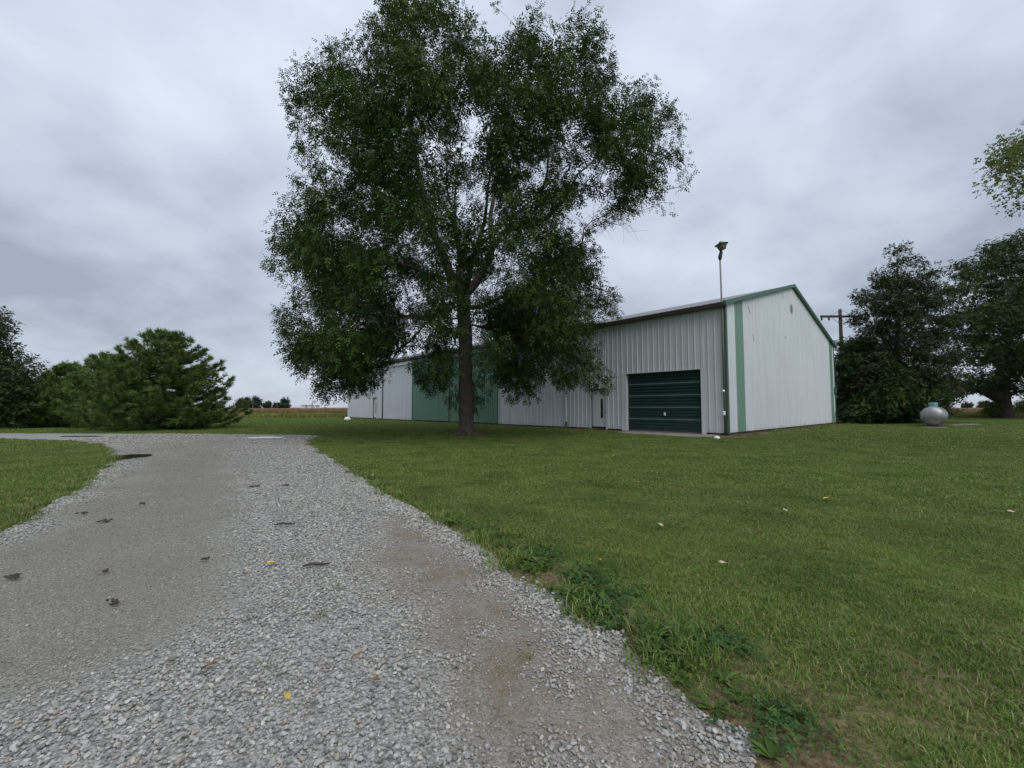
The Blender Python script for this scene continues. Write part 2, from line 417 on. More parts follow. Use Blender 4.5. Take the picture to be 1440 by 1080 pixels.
def masks(xy):
    w = xy + np.stack([fA(xy), fA(xy[:, ::-1] + 5)], 1) * 0.12
    track = np.maximum(soft(TRACK, w, 0.24) * 0.95, soft(JUNC, w, 0.6) * 0.6)
    track = np.clip(track + 0.18 * fA(xy) * (track > 0.02) , 0, 1)
    rust = soft(RUST, w, 0.28) * np.clip(0.85 + 0.5 * fB(xy), 0, 1)
    # the loose bank of clean stone along the right edge
    return track, rust

lawn_v = []; GX = np.concatenate([[-3000, -600, -120], np.arange(-40, -8, 1.0), np.arange(-8, 8, .14), np.arange(8, 41, 1.0), [120, 600, 3000]]); GY = np.concatenate([[-600, -60], np.arange(-6, 0, 1.0), np.arange(0, 9, .14), np.arange(9, 62, 1.0), [120, 600, 3500]])
gx, gy = np.meshgrid(GX, GY); lv = np.stack([gx.ravel(), gy.ravel(), np.zeros(gx.size)], 1)
nx, ny = len(GX), len(GY)
ii, jj = np.meshgrid(np.arange(nx - 1), np.arange(ny - 1)); a = (jj * nx + ii).ravel()
lf = np.stack([a, a + 1, a + 1 + nx, a + nx], 1)
BAREPX = [(1180, 880), (1440, 900), (1700, 1000), (1700, 1100), (1100, 1100), (1000, 1000), (930, 930), (1060, 900)]
BARE = np.array([gnd(*p)[:2] for p in BAREPX])
EDGE_PX = [(640, 735), (720, 778), (790, 838), (870, 895), (940, 945), (1010, 1000), (1100, 1075), (1180, 1085), (1120, 1000), (1060, 940), (1000, 900), (900, 855), (800, 800), (700, 745)]
EDGE = np.array([gnd(*p)[:2] for p in EDGE_PX])
def bareness(xy):
    b = soft(BARE, xy, 0.5)
    d = edge_dist(DRIVE, xy); near = np.clip(1.3 - d / 0.35, 0, 1)
    return np.clip(b * 0.9 + near * 0.8 + soft(EDGE, xy, 0.15) * 0.75, 0, 1)
lawn = build('lawn', lv, lf, M['lawn'], attrs={'bare': np.where((np.abs(lv[:, 0]) < 30) & (lv[:, 1] < 30), bareness(lv[:, :2]), 0)}); tag(lawn, kind='structure')

# drive: triangulated outline with inner points
xy0 = DRV
bx = np.arange(-30, 4, 0.22); by = np.arange(-6, 26, 0.22)
qx, qy = np.meshgrid(bx, by); q = np.stack([qx.ravel(), qy.ravel()], 1); q += np.random.default_rng(5).uniform(-.07, .07, q.shape)
q = q[(q[:, 0] > -22)]
ins = inside(DRV, q); q = q[ins]; q = q[edge_dist(DRV, q) > 0.08]
dist = np.linalg.norm(q, axis=1); q = q[(dist < 9) | (np.random.default_rng(6).random(len(q)) < 0.25)]
allp = [Vector(p) for p in np.concatenate([DRV, q])]
nb = len(DRV)
res = delaunay_2d_cdt(allp, [(i, (i + 1) % nb) for i in range(nb)], [], 1, 1e-5)
dv2 = np.array([tuple(p) for p in res[0]]); tr, ru = masks(dv2)
ed = edge_dist(DRV, dv2)
dz = 0.006 + np.clip(ed / 0.4, 0, 1) * np.clip(0.012 + 0.007 * fC(dv2) + 0.004 * fA(dv2), 0, 0.05)
drive = build('gravel_driveway', np.column_stack([dv2, dz]), np.array([list(f) for f in res[2]]), M['gravelbed'], smooth=True, attrs={'track': tr, 'rust': ru})
tag(drive, kind='structure')

def sheet(name, pts, z, mat, seed=1, amp=0.06, step=0.3, kind='structure'):
    p = ragged(np.array(pts)[:, :2], step, amp, seed)
    o = build(name, np.column_stack([p, np.full(len(p), z)]), [list(range(len(p)))], mat); tag(o, kind=kind); return o
def blob(c, rx, ry, n=26, seed=0, rough=0.18):
    r = np.random.default_rng(seed); t = np.linspace(0, 2 * np.pi, n, endpoint=False)
    k = 1 + rough * (np.sin(t * 2 + r.uniform(0, 6)) + 0.6 * np.sin(3 * t + r.uniform(0, 6)) + 0.4 * np.sin(5 * t + r.uniform(0, 6)))
    return np.stack([c[0] + rx * np.cos(t) * k, c[1] + ry * np.sin(t) * k, np.zeros(n)], 1)
PUD = [((182, 644), 0.38, 0.62, 1), ((372, 616.3), 0.62, 0.55, 2), ((114, 614.5), 0.75, 0.28, 3)]
for (p, rx, ry, s) in PUD:
    sheet('puddle', blob(gnd(*p), rx, ry, 30, s), 0.036, M['puddle'], s, 0.02)

# fields beyond the lawn
sheet('verge_ground', [(-160, 52), (160, 52), (160, 86), (-160, 86)], 0.02, M['weeds_ground'], 1, 0.3, 4)
sheet('crop_field', [(-900, 84), (900, 84), (900, 420), (-900, 420)], 0.30, M['crop'], 1, 0.1, 30)
sheet('far_field', [(-2900, 415), (2900, 415), (2900, 3400), (-2900, 3400)], 0.34, M['far_field'], 1, 0.5, 200)

# ------------------------------------------------------------------ scatter (uncountable stuff only)
def scatter(name, protos, pts, rot, scl, idx, extra=None, rotxy=None):
    pts = np.asarray(pts, np.float32); n = len(pts)
    col = D.collections.new(name + ' pieces')
    for k, o in enumerate(protos):
        if o.name in C.objects: C.objects.unlink(o)
        o.name = 'piece_%s_%02d' % (name, k)
        col.objects.link(o)
    me = D.meshes.new(name); me.vertices.add(n); me.vertices.foreach_set('co', pts.ravel())
    R = np.zeros((n, 3), np.float32); R[:, 2] = rot
    if rotxy is not None: R[:, :2] = rotxy
    a_ = me.attributes.new('rot', 'FLOAT_VECTOR', 'POINT'); a_.data.foreach_set('vector', R.ravel())
    S = np.asarray(scl, np.float32); S = np.repeat(S[:, None], 3, 1) if S.ndim == 1 else S
    a_ = me.attributes.new('scl', 'FLOAT_VECTOR', 'POINT'); a_.data.foreach_set('vector', np.ascontiguousarray(S).ravel())
    a_ = me.attributes.new('pick', 'INT', 'POINT'); a_.data.foreach_set('value', np.asarray(idx, np.int32))
    for k, v_ in (extra or {}).items():
        a_ = me.attributes.new(k, 'FLOAT', 'POINT'); a_.data.foreach_set('value', np.asarray(v_, np.float32))
    ob = link(D.objects.new(name, me))
    ng = D.node_groups.new(name + ' scatter', 'GeometryNodeTree')
    ng.interface.new_socket('Geometry', in_out='INPUT', socket_type='NodeSocketGeometry')
    ng.interface.new_socket('Geometry', in_out='OUTPUT', socket_type='NodeSocketGeometry')
    gi = ng.nodes.new('NodeGroupInput'); go = ng.nodes.new('NodeGroupOutput'); ip = ng.nodes.new('GeometryNodeInstanceOnPoints')
    ci = ng.nodes.new('GeometryNodeCollectionInfo'); ci.inputs['Collection'].default_value = col
    ci.inputs['Separate Children'].default_value = True; ci.inputs['Reset Children'].default_value = True
    def na(nm, t):
        k = ng.nodes.new('GeometryNodeInputNamedAttribute'); k.data_type = t; k.inputs['Name'].default_value = nm
        return [s for s in k.outputs if s.enabled and s.name == 'Attribute'][0]
    e2r = ng.nodes.new('FunctionNodeEulerToRotation')
    L = ng.links.new
    L(na('rot', 'FLOAT_VECTOR'), e2r.inputs[0]); L(e2r.outputs[0], ip.inputs['Rotation'])
    L(na('scl', 'FLOAT_VECTOR'), ip.inputs['Scale']); L(na('pick', 'INT'), ip.inputs['Instance Index'])
    ip.inputs['Pick Instance'].default_value = True
    L(gi.outputs[0], ip.inputs['Points']); L(ci.outputs[0], ip.inputs['Instance']); L(ip.outputs[0], go.inputs[0])
    md = ob.modifiers.new('scatter', 'NODES'); md.node_group = ng
    tag(ob, kind='stuff'); return ob

def blades(name, n, size, h0, h1, w, mat, seed, lean=0.6, segs=2):
    r = np.random.default_rng(seed)
    root = np.column_stack([r.uniform(-size / 2, size / 2, (n, 2)), np.full(n, -0.005)])
    az = r.uniform(0, 2 * np.pi, n); h = r.uniform(h0, h1, n) * np.where(r.random(n) < 0.08, 1.5, 1); ln = h * r.uniform(0.15, 1.0, n) * lean * 1.6
    d = np.stack([np.cos(az), np.sin(az), np.zeros(n)], 1); s = np.stack([-np.sin(az), np.cos(az), np.zeros(n)], 1)
    fa = r.uniform(-0.9, 0.9, n); s = s * np.cos(fa)[:, None] + d * np.sin(fa)[:, None]
    z = np.array([0, 0, 1.0]); ww = w * r.uniform(0.6, 1.3, n)
    mid = root + d * (ln * 0.3)[:, None] + z * (h * 0.62)[:, None]; tip = root + d * ln[:, None] + z * h[:, None] * (1 - 0.25 * lean)
    V = np.stack([root - s * ww[:, None] / 2, root + s * ww[:, None] / 2, mid + s * ww[:, None] * 0.42, mid - s * ww[:, None] * 0.42, tip], 1)
    b = np.arange(n) * 5
    f = np.concatenate([np.stack([b, b + 1, b + 2], 1), np.stack([b, b + 2, b + 3], 1), np.stack([b + 3, b + 2, b + 4], 1)])
    return build(name, V.reshape(-1, 3), f, mat, attrs={'tint': np.repeat(r.random(n), 5)})

def in_view(xy, marg=1.0):
    return (np.abs(xy[:, 0]) < 1.30 * xy[:, 1] + 2.0 + marg)
# building footprint (needed to keep grass out of it)
C0 = gnd(1024.5, 613.0)
k1 = (181 - 720) / F; n1_ = math.hypot(k1, 1); d1 = np.array([k1, 1]) / n1_; d2 = np.array([-d1[1] * -1, -d1[0]]); d2 = np.array([d1[1], -d1[0]])
LEN, WID, EAVE, PEAK = 43.7, 20.4, 5.95, 8.65
FOOT = np.array([C0[:2] - d1 * 0.75 - d2 * 0.95, C0[:2] + d1 * (LEN + .3) - d2 * 0.85, C0[:2] + d1 * LEN + d2 * WID, C0[:2] - d1 * 0.85 + d2 * WID])
FOOT0 = np.array([C0[:2] - d1 * 0.3 - d2 * 0.45, C0[:2] + d1 * (LEN + .3) - d2 * 0.45, C0[:2] + d1 * LEN + d2 * WID, C0[:2] - d1 * 0.4 + d2 * WID])
APRON = np.array([C0[:2] + d1 * a_ - d2 * b_ for a_, b_ in ((.35, 0), (.3, 1.6), (.7, 2.05), (2.4, 2.1), (4.3, 1.9), (4.75, 1.5), (4.8, 0))])
def T(px):                       # distance along the front wall seen at photo column px
    k = (px - 720) / F * (math.cos(TH)); k = (px - 720) / F
    return (C0[0] - k * C0[1]) / (k * d1[1] - d1[0])

rng = np.random.default_rng(21)
gp = [blades('grass_patch', 660, 0.34, 0.014, 0.037, 0.0036, M['blade'], 30 + k, 0.85) for k in range(5)]
gm = [blades('grass_patch', 1100, 0.75, 0.02, 0.045, 0.0065, M['blade'], 40 + k, 0.8) for k in range(4)]
gf = [blades('grass_patch', 1500, 2.2, 0.03, 0.06, 0.022, M['blade'], 50 + k) for k in range(3)]
def grid(x0, x1, y0, y1, s):
    X, Y = np.meshgrid(np.arange(x0, x1, s), np.arange(y0, y1, s)); p = np.stack([X.ravel(), Y.ravel()], 1); return p + rng.uniform(-s * .5, s * .5, p.shape)
def lawn_pts(p, m):
    k = in_view(p) & ~inside(FOOT, p) & ~inside(APRON, p); p = p[k]
    s = np.where(inside(DRV, p), -1, 1) * edge_dist(DRV, p); return p[s > m]
fD = Field(9, 0.55)
pa = lawn_pts(grid(-16, 16, 0.2, 7.5, 0.17), 0.05); da = np.linalg.norm(pa, axis=1); pa = pa[da < 7.5]
bar = bareness(pa); keep = rng.random(len(pa)) < np.where(bar * (0.62 + 0.9 * fD(pa)) > .5, .17, 1.0 - .5 * bar); pa = pa[keep]
sa = rng.uniform(0.75, 1.25, len(pa)) * np.clip(1 + 0.25 * fC(pa), 0.7, 1.5)
scatter('grass', gp, np.column_stack([pa, np.zeros(len(pa))]), rng.uniform(0, 6.28, len(pa)), sa, rng.integers(0, 5, len(pa)))
pm = lawn_pts(grid(-40, 40, 1.0, 53, 0.42), 0.16); dm = np.linalg.norm(pm, axis=1); eF = edge_dist(FOOT, pm); eD = edge_dist(DRV, pm)
pm = pm[(dm > 6.9) & (eF > 0.36) & ((dm < 19.5) | (eF < 1.7) | (eD < 1.2))]
scatter('grass', gm, np.column_stack([pm, np.zeros(len(pm))]), rng.uniform(0, 6.28, len(pm)), rng.uniform(0.8, 1.2, len(pm)), rng.integers(0, 4, len(pm)))
pf = lawn_pts(grid(-75, 75, 6.0, 54, 1.25), 0.95); df = np.linalg.norm(pf, axis=1); pf = pf[(df > 18.7) & (pf[:, 1] < 52.5) & (edge_dist(FOOT, pf) > 1.35)]
scatter('grass', gf, np.column_stack([pf, np.zeros(len(pf))]), rng.uniform(0, 6.28, len(pf)), rng.uniform(0.85, 1.15, len(pf)), rng.integers(0, 3, len(pf)))
# rough verge and crop rows beyond
gv = [blades('verge_patch', 420, 2.6, 0.25, 0.75, 0.07, M['verge_leaf'], 60 + k, 0.4) for k in range(3)]
pv = grid(-90, 110, 52.5, 85, 1.7); pv = pv[in_view(pv) & ~inside(FOOT, pv)]
scatter('verge_weeds', gv, np.column_stack([pv, np.zeros(len(pv))]), rng.uniform(0, 6.28, len(pv)), np.clip(rng.normal(0.62, 0.15, len(pv)), 0.3, 0.95) * np.where(pv[:, 1] < 62, 1.0, 0.55), rng.integers(0, 3, len(pv)))
gc = [blades('crop_patch', 500, 3.5, 0.35, 0.75, 0.12, M['crop_leaf'], 70 + k, 0.3) for k in range(2)]
pc = grid(-160, 200, 86, 150, 2.8); pc = pc[in_view(pc)]
scatter('crop_rows', gc, np.column_stack([pc, np.full(len(pc), 0.1)]), rng.uniform(0, 6.28, len(pc)), rng.uniform(0.8, 1.1, len(pc)), rng.integers(0, 2, len(pc)))

# ------------------------------------------------------------------ gravel stones
def stone(seed):
    r = np.random.default_rng(seed); bm = bmesh.new(); bmesh.ops.create_icosphere(bm, subdivisions=1, radius=0.5)
    pl = r.normal(size=(7, 3)); pl /= np.linalg.norm(pl, axis=1)[:, None]; dd = r.uniform(0.27, 0.43, 7)
    for w in bm.verts:
        c = np.array(w.co) * r.uniform(0.92, 1.08)
        for n_, q_ in zip(pl, dd):
            t_ = c @ n_ - q_
            if t_ > 0: c = c - n_ * t_
        w.co = c * np.array([1.15, r.uniform(0.75, 1.0), r.uniform(0.55, 0.8)])
    me = D.meshes.new('stone'); bm.to_mesh(me); bm.free(); me.materials.append(M['stone'])
    return link(D.objects.new('stone', me))
stones = [stone(100 + k) for k in range(9)]
def stones_at(n, x0, x1, y0, y1, dens):
    p = np.stack([rng.uniform(x0, x1, n), rng.uniform(y0, y1, n)], 1)
    p = p[in_view(p, 0.0) & inside(DRV + 0.0, p)]
    for (pp, rx, ry, s_) in PUD:
        if len(p): p = p[~inside(blob(gnd(*pp), rx * .96, ry * .96, 30, s_)[:, :2], p)]
    return p
def drive_z(p):
    e_ = edge_dist(DRV, p); return 0.006 + np.clip(e_ / 0.4, 0, 1) * np.clip(0.012 + 0.007 * fC(p) + 0.004 * fA(p), 0, 0.05)
PP, SS = [], []
# (area box, number, size range, reach)
for (n, y0, y1, s0, s1) in ((215000, 0.6, 4.0, 0.007, 0.035), (190000, 4.0, 8.0, 0.012, 0.042), (110000, 8.0, 14.0, 0.020, 0.05), (60000, 14, 23, 0.03, 0.065)):
    x0, x1 = -min(1.3 * y1 + 2, 17), min(4, 1.3 * y1)
    p = stones_at(n, x0, x1, y0, y1, 1)
    tr, ru = masks(p)
    e_ = edge_dist(DRV, p)
    bank = np.exp(-((e_ - 0.16) / 0.13) ** 2) * (p[:, 0] > -2.5 + 0 * p[:, 1])
    lane = np.clip(1 - tr * (0.72 + 0.16 * fB(p) + .12 * fA(p)) - ru * (1.05 + .2 * fB(p)), 0.14, 1)
    pr = np.clip(lane * np.clip(0.8 + 0.25 * fA(p) + 0.15 * fC(p), 0.3, 1) + bank, 0, 1)
    k = rng.random(len(p)) < pr; p = p[k]; tr = tr[k]; ru = ru[k]; bank = bank[k]
    s = s0 + (s1 - s0) * rng.beta(1.3, 3.2, len(p)); s *= (1 - 0.42 * np.clip(tr + ru, 0, 1)) * (1 + 0.30 * bank)
    PP.append(np.column_stack([p, drive_z(p) + s * (0.16 + 0.25 * rng.random(len(p)) * (1 - np.clip(tr + ru, 0, 1)))])); SS.append(s)
# strays thrown into the grass edge
p = np.stack([rng.uniform(-6, 4, 60000), rng.uniform(0.8, 12, 60000)], 1); p = p[in_view(p, 0) & ~inside(DRV, p)]; e_ = edge_dist(DRV, p)
p = p[rng.random(len(p)) < np.exp(-e_ / 0.06) * 0.5]; s = rng.uniform(0.012, 0.034, len(p))
PP.append(np.column_stack([p, s * 0.2])); SS.append(s)
PP = np.concatenate(PP); SS = np.concatenate(SS); tr, ru = masks(PP[:, :2])
dust = np.clip(tr * 0.8 + ru * 0.7 + 0.15 * rng.normal(size=len(PP)), 0, 1)
n = len(PP); print('stones', n)
scatter('gravel', stones, PP, rng.uniform(0, 6.28, n), SS, rng.integers(0, len(stones), n), {'dust': dust}, rng.uniform(-0.5, 0.5, (n, 2)))

# ------------------------------------------------------------------ weeds along the right edge of the drive
def leaf_fan(name, n, L, w, elev, mat, seed, petiole=0.3):
    r = np.random.default_rng(seed); V = []; Fc = []; tint = []
    for i in range(n):
        a_ = r.uniform(0, 6.28); e_ = elev * r.uniform(0.5, 1.3); l = L * r.uniform(0.6, 1.15); ww = w * r.uniform(0.8, 1.2)
        d = np.array([math.cos(a_), math.sin(a_), 0]); s = np.array([-d[1], d[0], 0])
        pts = []
        for t, k in ((0, .12), (.3, .7), (.6, 1.0), (.85, .7), (1.0, .08)):
            c = d * l * t * math.cos(e_ * (1 - .5 * t)) + np.array([0, 0, l * math.sin(e_) * t * (1.15 - .55 * t)])
            pts.append((c - s * ww * k / 2 + [0, 0, .1 * ww * k], c, c + s * ww * k / 2 + [0, 0, .1 * ww * k]))
        b = len(V)
        for q_ in pts: V += list(q_)
        for j in range(4):
            for c_ in range(2):
                o_ = b + j * 3 + c_; Fc.append([o_, o_ + 1, o_ + 4, o_ + 3])
        tint += [r.random()] * 15
    return build(name, np.array(V), np.array(Fc), mat, attrs={'tint': tint})
def clover(name, n, seed, R=0.16, h=0.07, mat=None):
    r = np.random.default_rng(seed); V = []; Fc = []; tint = []
    h *= .6
    for i in range(n):
        c = np.array([r.normal() * R * .5, r.normal() * R * .5, h * r.uniform(.3, 1.1)]); a0 = r.uniform(0, 6.28); sz = r.uniform(.010, .019); tl = r.random()
        tilt = r.normal(size=2) * .35
        for k in range(3):
            a_ = a0 + k * 2.09; d = np.array([math.cos(a_), math.sin(a_)]); s = np.array([-d[1], d[0]])
            b = len(V)
            for q_ in (d * 0, d * sz * .6 + s * sz * .5, d * sz * 1.15, d * sz * .6 - s * sz * .5):
                V.append(c + [q_[0], q_[1], q_ @ tilt])
            Fc.append([b, b + 1, b + 2, b + 3]); tint += [tl] * 4
    return build(name, np.array(V), np.array(Fc), mat or M['weed_leaf'], attrs={'tint': tint})
cl = [clover('clover_tuft', 80, 200 + k, mat=M['clover_leaf'] if k < 2 else M['weed_leaf']) for k in range(4)] + [blades('rough_tuft', 60, 0.16, 0.05, 0.14, 0.006, M['blade'], 210 + k, 0.7) for k in range(2)]
p = np.stack([rng.uniform(-3, 5, 9000), rng.uniform(0.8, 7, 9000)], 1)
s_ = np.where(inside(DRV, p), -1, 1) * edge_dist(DRV, p)
fw = Field(77, 0.5)
k = (s_ > 0.03) & (p[:, 0] > -2.0) & (rng.random(len(p)) < np.clip(soft(EDGE, p, 0.12) * (0.40 + 1.0 * fw(p)) * 1.0, 0, 1)); p = p[k]
scatter('ground_cover', cl, np.column_stack([p, np.zeros(len(p))]), rng.uniform(0, 6.28, len(p)), rng.uniform(0.5, 1.1, len(p)), np.where(Field(78, .7)(p) > 0, rng.choice(6, len(p), p=[.42, .40, .04, .04, .05, .05]), rng.choice(6, len(p), p=[.05, .05, .35, .33, .11, .11])))
pe = []
for a_, b_2 in ((FOOT[0], FOOT[1]), (FOOT[0], FOOT[3]), (FOOT0[0], FOOT0[1]), (FOOT0[0], FOOT0[3])):
    L = np.linalg.norm(b_2 - a_); k = int(L * 3.2); t = rng.random(k)[:, None]; nrm = np.array([-(b_2 - a_)[1], (b_2 - a_)[0]]) / L
    q_ = a_ + (b_2 - a_) * t + nrm * rng.normal(0, .16, k)[:, None]; q_ = q_[~inside(APRON, q_)]; pe.append(q_[fw(q_ * .4) > -.05])
pe = np.concatenate(pe)
scatter('foot_weeds', [blades('foot_tuft', 60, 0.3, 0.05, 0.16, 0.014, M['blade'], 240 + j, 0.7) for j in range(3)], np.column_stack([pe, np.zeros(len(pe))]), rng.uniform(0, 6.28, len(pe)), rng.uniform(0.5, 1.2, len(pe)), rng.integers(0, 3, len(pe)))
# left island edge gets a rough fringe
p = np.stack([rng.uniform(-14, 1, 60000), rng.uniform(2.0, 20, 60000)], 1); s_ = np.where(inside(DRV, p), -1, 1) * edge_dist(DRV, p)
k = (s_ > -0.06) & (s_ < 0.2) & (rng.random(len(p)) < 0.30 * np.clip(0.6 + fw(p), 0, 1)); p = p[k]
scatter('edge_grass', [blades('fringe', 50, 0.2, 0.04, 0.11, 0.007, M['blade'], 230 + j, 0.8) for j in range(3)], np.column_stack([p, np.zeros(len(p))]), rng.uniform(0, 6.28, len(p)), rng.uniform(0.6, 1.2, len(p)), rng.integers(0, 3, len(p)))

# ------------------------------------------------------------------ the shed
rz = math.atan2(d1[1], d1[0])
shed = empty('metal_shed', (C0[0], C0[1], 0), rz)
tag(shed, 'long white ribbed metal shed with green doors and a gable end', 'shed')
# local frame: x along the long front wall (away from the near corner), y outward from it; the gable end is x = 0
PITCH = 0.3048
def rib_profile(w, ribs, rh=0.036):
    pts = [(0.0, 0.0)]
    for r0 in ribs:
        for dx, dy in ((0.0, 0), (0.012, rh), (0.046, rh), (0.058, 0), (0.135, 0), (0.145, .005), (0.165, .005), (0.175, 0), (0.20, 0), (0.21, .005), (0.23, .005), (0.24, 0)):
            if r0 + dx < w - 0.004 and r0 + dx > 1e-6: pts.append((r0 + dx, dy))
            elif dx == 0.0 and r0 <= 1e-6: pass
    pts.append((w, 0.0)); return pts
def ribbed(name, w, z0, z1, mat, parent, org, axis, nrm, rh=0.036, pitch=PITCH, z1f=None, wide=False):
    """sheet of width w starting at org along axis, ribs proud along nrm; z1f(s) gives the top for a sloped cut"""
    pr = rib_profile(w, np.arange(0, w - 0.03, pitch), rh)
    if wide: pr = [q_ for r0 in np.arange(0, w - .03, pitch) for q_ in ((r0, 0), (r0 + .02, rh), (r0 + .09, rh), (r0 + .11, 0))] + [(w, 0)]
    v_ = []
    ax, nn = np.array(axis, float), np.array(nrm, float)
    for s, h in pr:
        b = np.array(org, float) + ax * s + nn * h
        zt = z1 if z1f is None else z1f(s)
        v_ += [(b[0], b[1], z0), (b[0], b[1], zt)]
    f = [[2 * i, 2 * i + 2, 2 * i + 3, 2 * i + 1] for i in range(len(pr) - 1)]
    return build(name, v_, f, mat, parent)
FZ = 0.13            # foot of the sheets above the ground
t_small = (T(530), T(525)); t_spout = T(539); t_gl = T(580.3); t_gm = T(632.8); t_gr = T(701.5); t_dr = (T(829), T(854.5)); t_oh = (T(876.5), T(990.5)); t_sp2 = T(797)
oh_in = (T(883), T(986.5))
def zpx(px, py):                 # height on the front wall at a photo point
    t = T(px); P = C0[:2] + d1 * t; return at(px, py, P[1])[2]
z_oh = zpx(987, 518.3); z_wd = zpx(854, 547.0)
wd0, wd1 = T(852.5), T(831.5)        # walk door, near to far edge
wd0, wd1 = min(wd0, wd1), max(wd0, wd1)
oh0, oh1 = min(T(876), T(990.8)), max(T(876), T(990.8))
sd0, sd1 = min(t_small), max(t_small)
z_sd = zpx(527, 559.5)
gd = sorted((t_gl, t_gm, t_gr))
TOPZ = EAVE - 0.02
x = 0.16; wp = 3 * PITCH
pan = []
while x < LEN - 0.02:
    w_ = min(wp, LEN - x)
    segs = [(x, w_)]
    # split the sheet where an opening begins or ends
    cuts = [c for c in (oh0, oh1, wd0, wd1, sd0, sd1, gd[0], gd[2]) if x + 0.02 < c < x + w_ - 0.02]
    bounds = [x] + sorted(cuts) + [x + w_]
    for a0, a1 in zip(bounds[:-1], bounds[1:]):
        mid = (a0 + a1) / 2; z0 = FZ
        if oh0 < mid < oh1: z0 = z_oh
        elif wd0 < mid < wd1: z0 = z_wd
        elif sd0 < mid < sd1: z0 = z_sd
        elif gd[0] < mid < gd[2]: continue
        pan.append(ribbed('wall_panel', a1 - a0, z0, TOPZ, M['white'], shed, (a0, 0, 0), (1, 0, 0), (0, 1, 0)))
    x += w_
# gable end: white sheets with two green bands
def gtop(y):                      # y measured from the front corner
    return EAVE + (PEAK - EAVE) * (1 - abs(y - WID / 2) / (WID / 2)) - 0.03
def gable(a0, a1, mat, z0=FZ):
    w_ = a1 - a0
    if a0 < WID / 2 - 0.01 < a1 - 0.02: gable(a0, WID / 2, mat); gable(WID / 2, a1, mat); return
    ribbed('gable_panel', w_, z0, 0, mat, shed, (0, -a0, 0), (0, -1, 0), (-1, 0, 0), 0.014, 0.2286, z1f=lambda s: gtop(a0 + s))
def TG(px):
    k = (px - 720) / F; return (k * C0[1] - C0[0]) / (d2[0] - k * d2[1])
g_a, g_b = TG(1036.3), TG(1047.5); g_c, g_d = TG(1168.5), TG(1172.5)
def run(a0, a1, mat):
    n_ = max(1, round((a1 - a0) / 0.914)); s = (a1 - a0) / n_
    for i in range(n_): gable(a0 + i * s, a0 + (i + 1) * s, mat)
run(0.14, g_a, M['white']); run(g_a, g_b, M['green']); run(g_b, g_c, M['white']); run(g_c, g_d, M['green']); run(g_d, WID - 0.10, M['white'])
# plain back and far walls
MB().quad((0, -WID, FZ), (LEN, -WID, FZ), (LEN, -WID, TOPZ), (0, -WID, TOPZ)).build('back_wall', M['white'], shed)
MB().quad((LEN, 0, FZ), (LEN, -WID, FZ), (LEN, -WID, TOPZ), (LEN, -WID / 2, PEAK - 0.03), (LEN, 0, TOPZ)).build('far_gable', M['white'], shed)
# foot boards, recessed and dark
MB().box((0.02, -0.05, -0.1), (oh0 - 0.02, -0.02, FZ + 0.05)).build('skirt_board', M['wood_dark'], shed); MB().box((oh1 + 0.02, -0.05, -0.1), (LEN - 0.03, -0.02, FZ + 0.05)).build('skirt_board', M['wood_dark'], shed)
MB().box((0.02, -0.06, -0.1), (0.05, -WID + 0.05, FZ + 0.05)).build('skirt_board', M['wood_dark'], shed)
MB().box((-0.012, 0.026, -0.1), (oh0 - 0.12, 0.055, 0.115)).build('skirt_board', M['wood_dark'], shed)
# base trim, a thin pale lip along the foot
for a0, a1 in ((0.2, oh0 - 0.1), (oh1 + 0.1, wd0 - 0.06), (wd1 + 0.06, gd[0] - 0.03), (gd[2] + 0.03, sd0 - 0.05), (sd1 + 0.05, LEN - 0.05)):
    MB().box((a0, -0.005, FZ - 0.03), (a1, 0.040, FZ - 0.003)).build('base_trim', M['trim_white'], shed)
# corner trims
MB().box((-0.028, -0.14, FZ - 0.05), (-0.002, 0.030, EAVE - 0.05)).box((-0.002, 0.002, FZ - 0.05), (0.16, 0.030, EAVE - 0.05)).build('corner_trim', M['trim_green'], shed)
MB().box((-0.028, -WID - 0.03, FZ - 0.05), (-0.002, -WID + 0.14, EAVE - 0.05)).build('corner_trim', M['trim_green'], shed)
MB().box((LEN - 0.14, 0.002, FZ - 0.05), (LEN + 0.03, 0.030, EAVE - 0.05)).build('corner_trim', M['trim_white'], shed)
# roof: ribbed sheets on two slopes
rise = (PEAK - EAVE) / (WID / 2)
def slope(sgn):
    n_ = int((LEN + 0.3) / PITCH); pts = []
    for i in range(n_ + 1):
        x0 = -0.16 + i * PITCH
        for dx, h in ((0, 0), (0.02, 0.022), (0.05, 0.022), (0.07, 0)): pts.append((x0 + dx, h))
    v_, f = [], []
    for (xx, h) in pts:
        ov = 0.34
        if sgn > 0: v_ += [(xx, ov, EAVE + 0.06 - ov * rise + h), (xx, -WID / 2, PEAK + 0.06 + h)]
        else: v_ += [(xx, -WID / 2, PEAK + 0.06 + h), (xx, -WID - ov, EAVE + 0.06 - ov * rise + h)]
    f = [[2 * i, 2 * i + 2, 2 * i + 3, 2 * i + 1] for i in range(len(pts) - 1)]
    return build('roof', v_, f, M['roof'], shed)
slope(1); slope(-1)
# gutter board and soffit along the front eave
GZ = EAVE - 0.34 * rise
mb = MB(); mb.box((-0.10, 0.30, GZ - 0.13), (LEN + 0.12, 0.335, GZ + 0.045)); mb.box((-0.10, 0.0, GZ - 0.10), (LEN + 0.12, 0.30, GZ - 0.075)); mb.build('fascia', M['fascia'], shed)
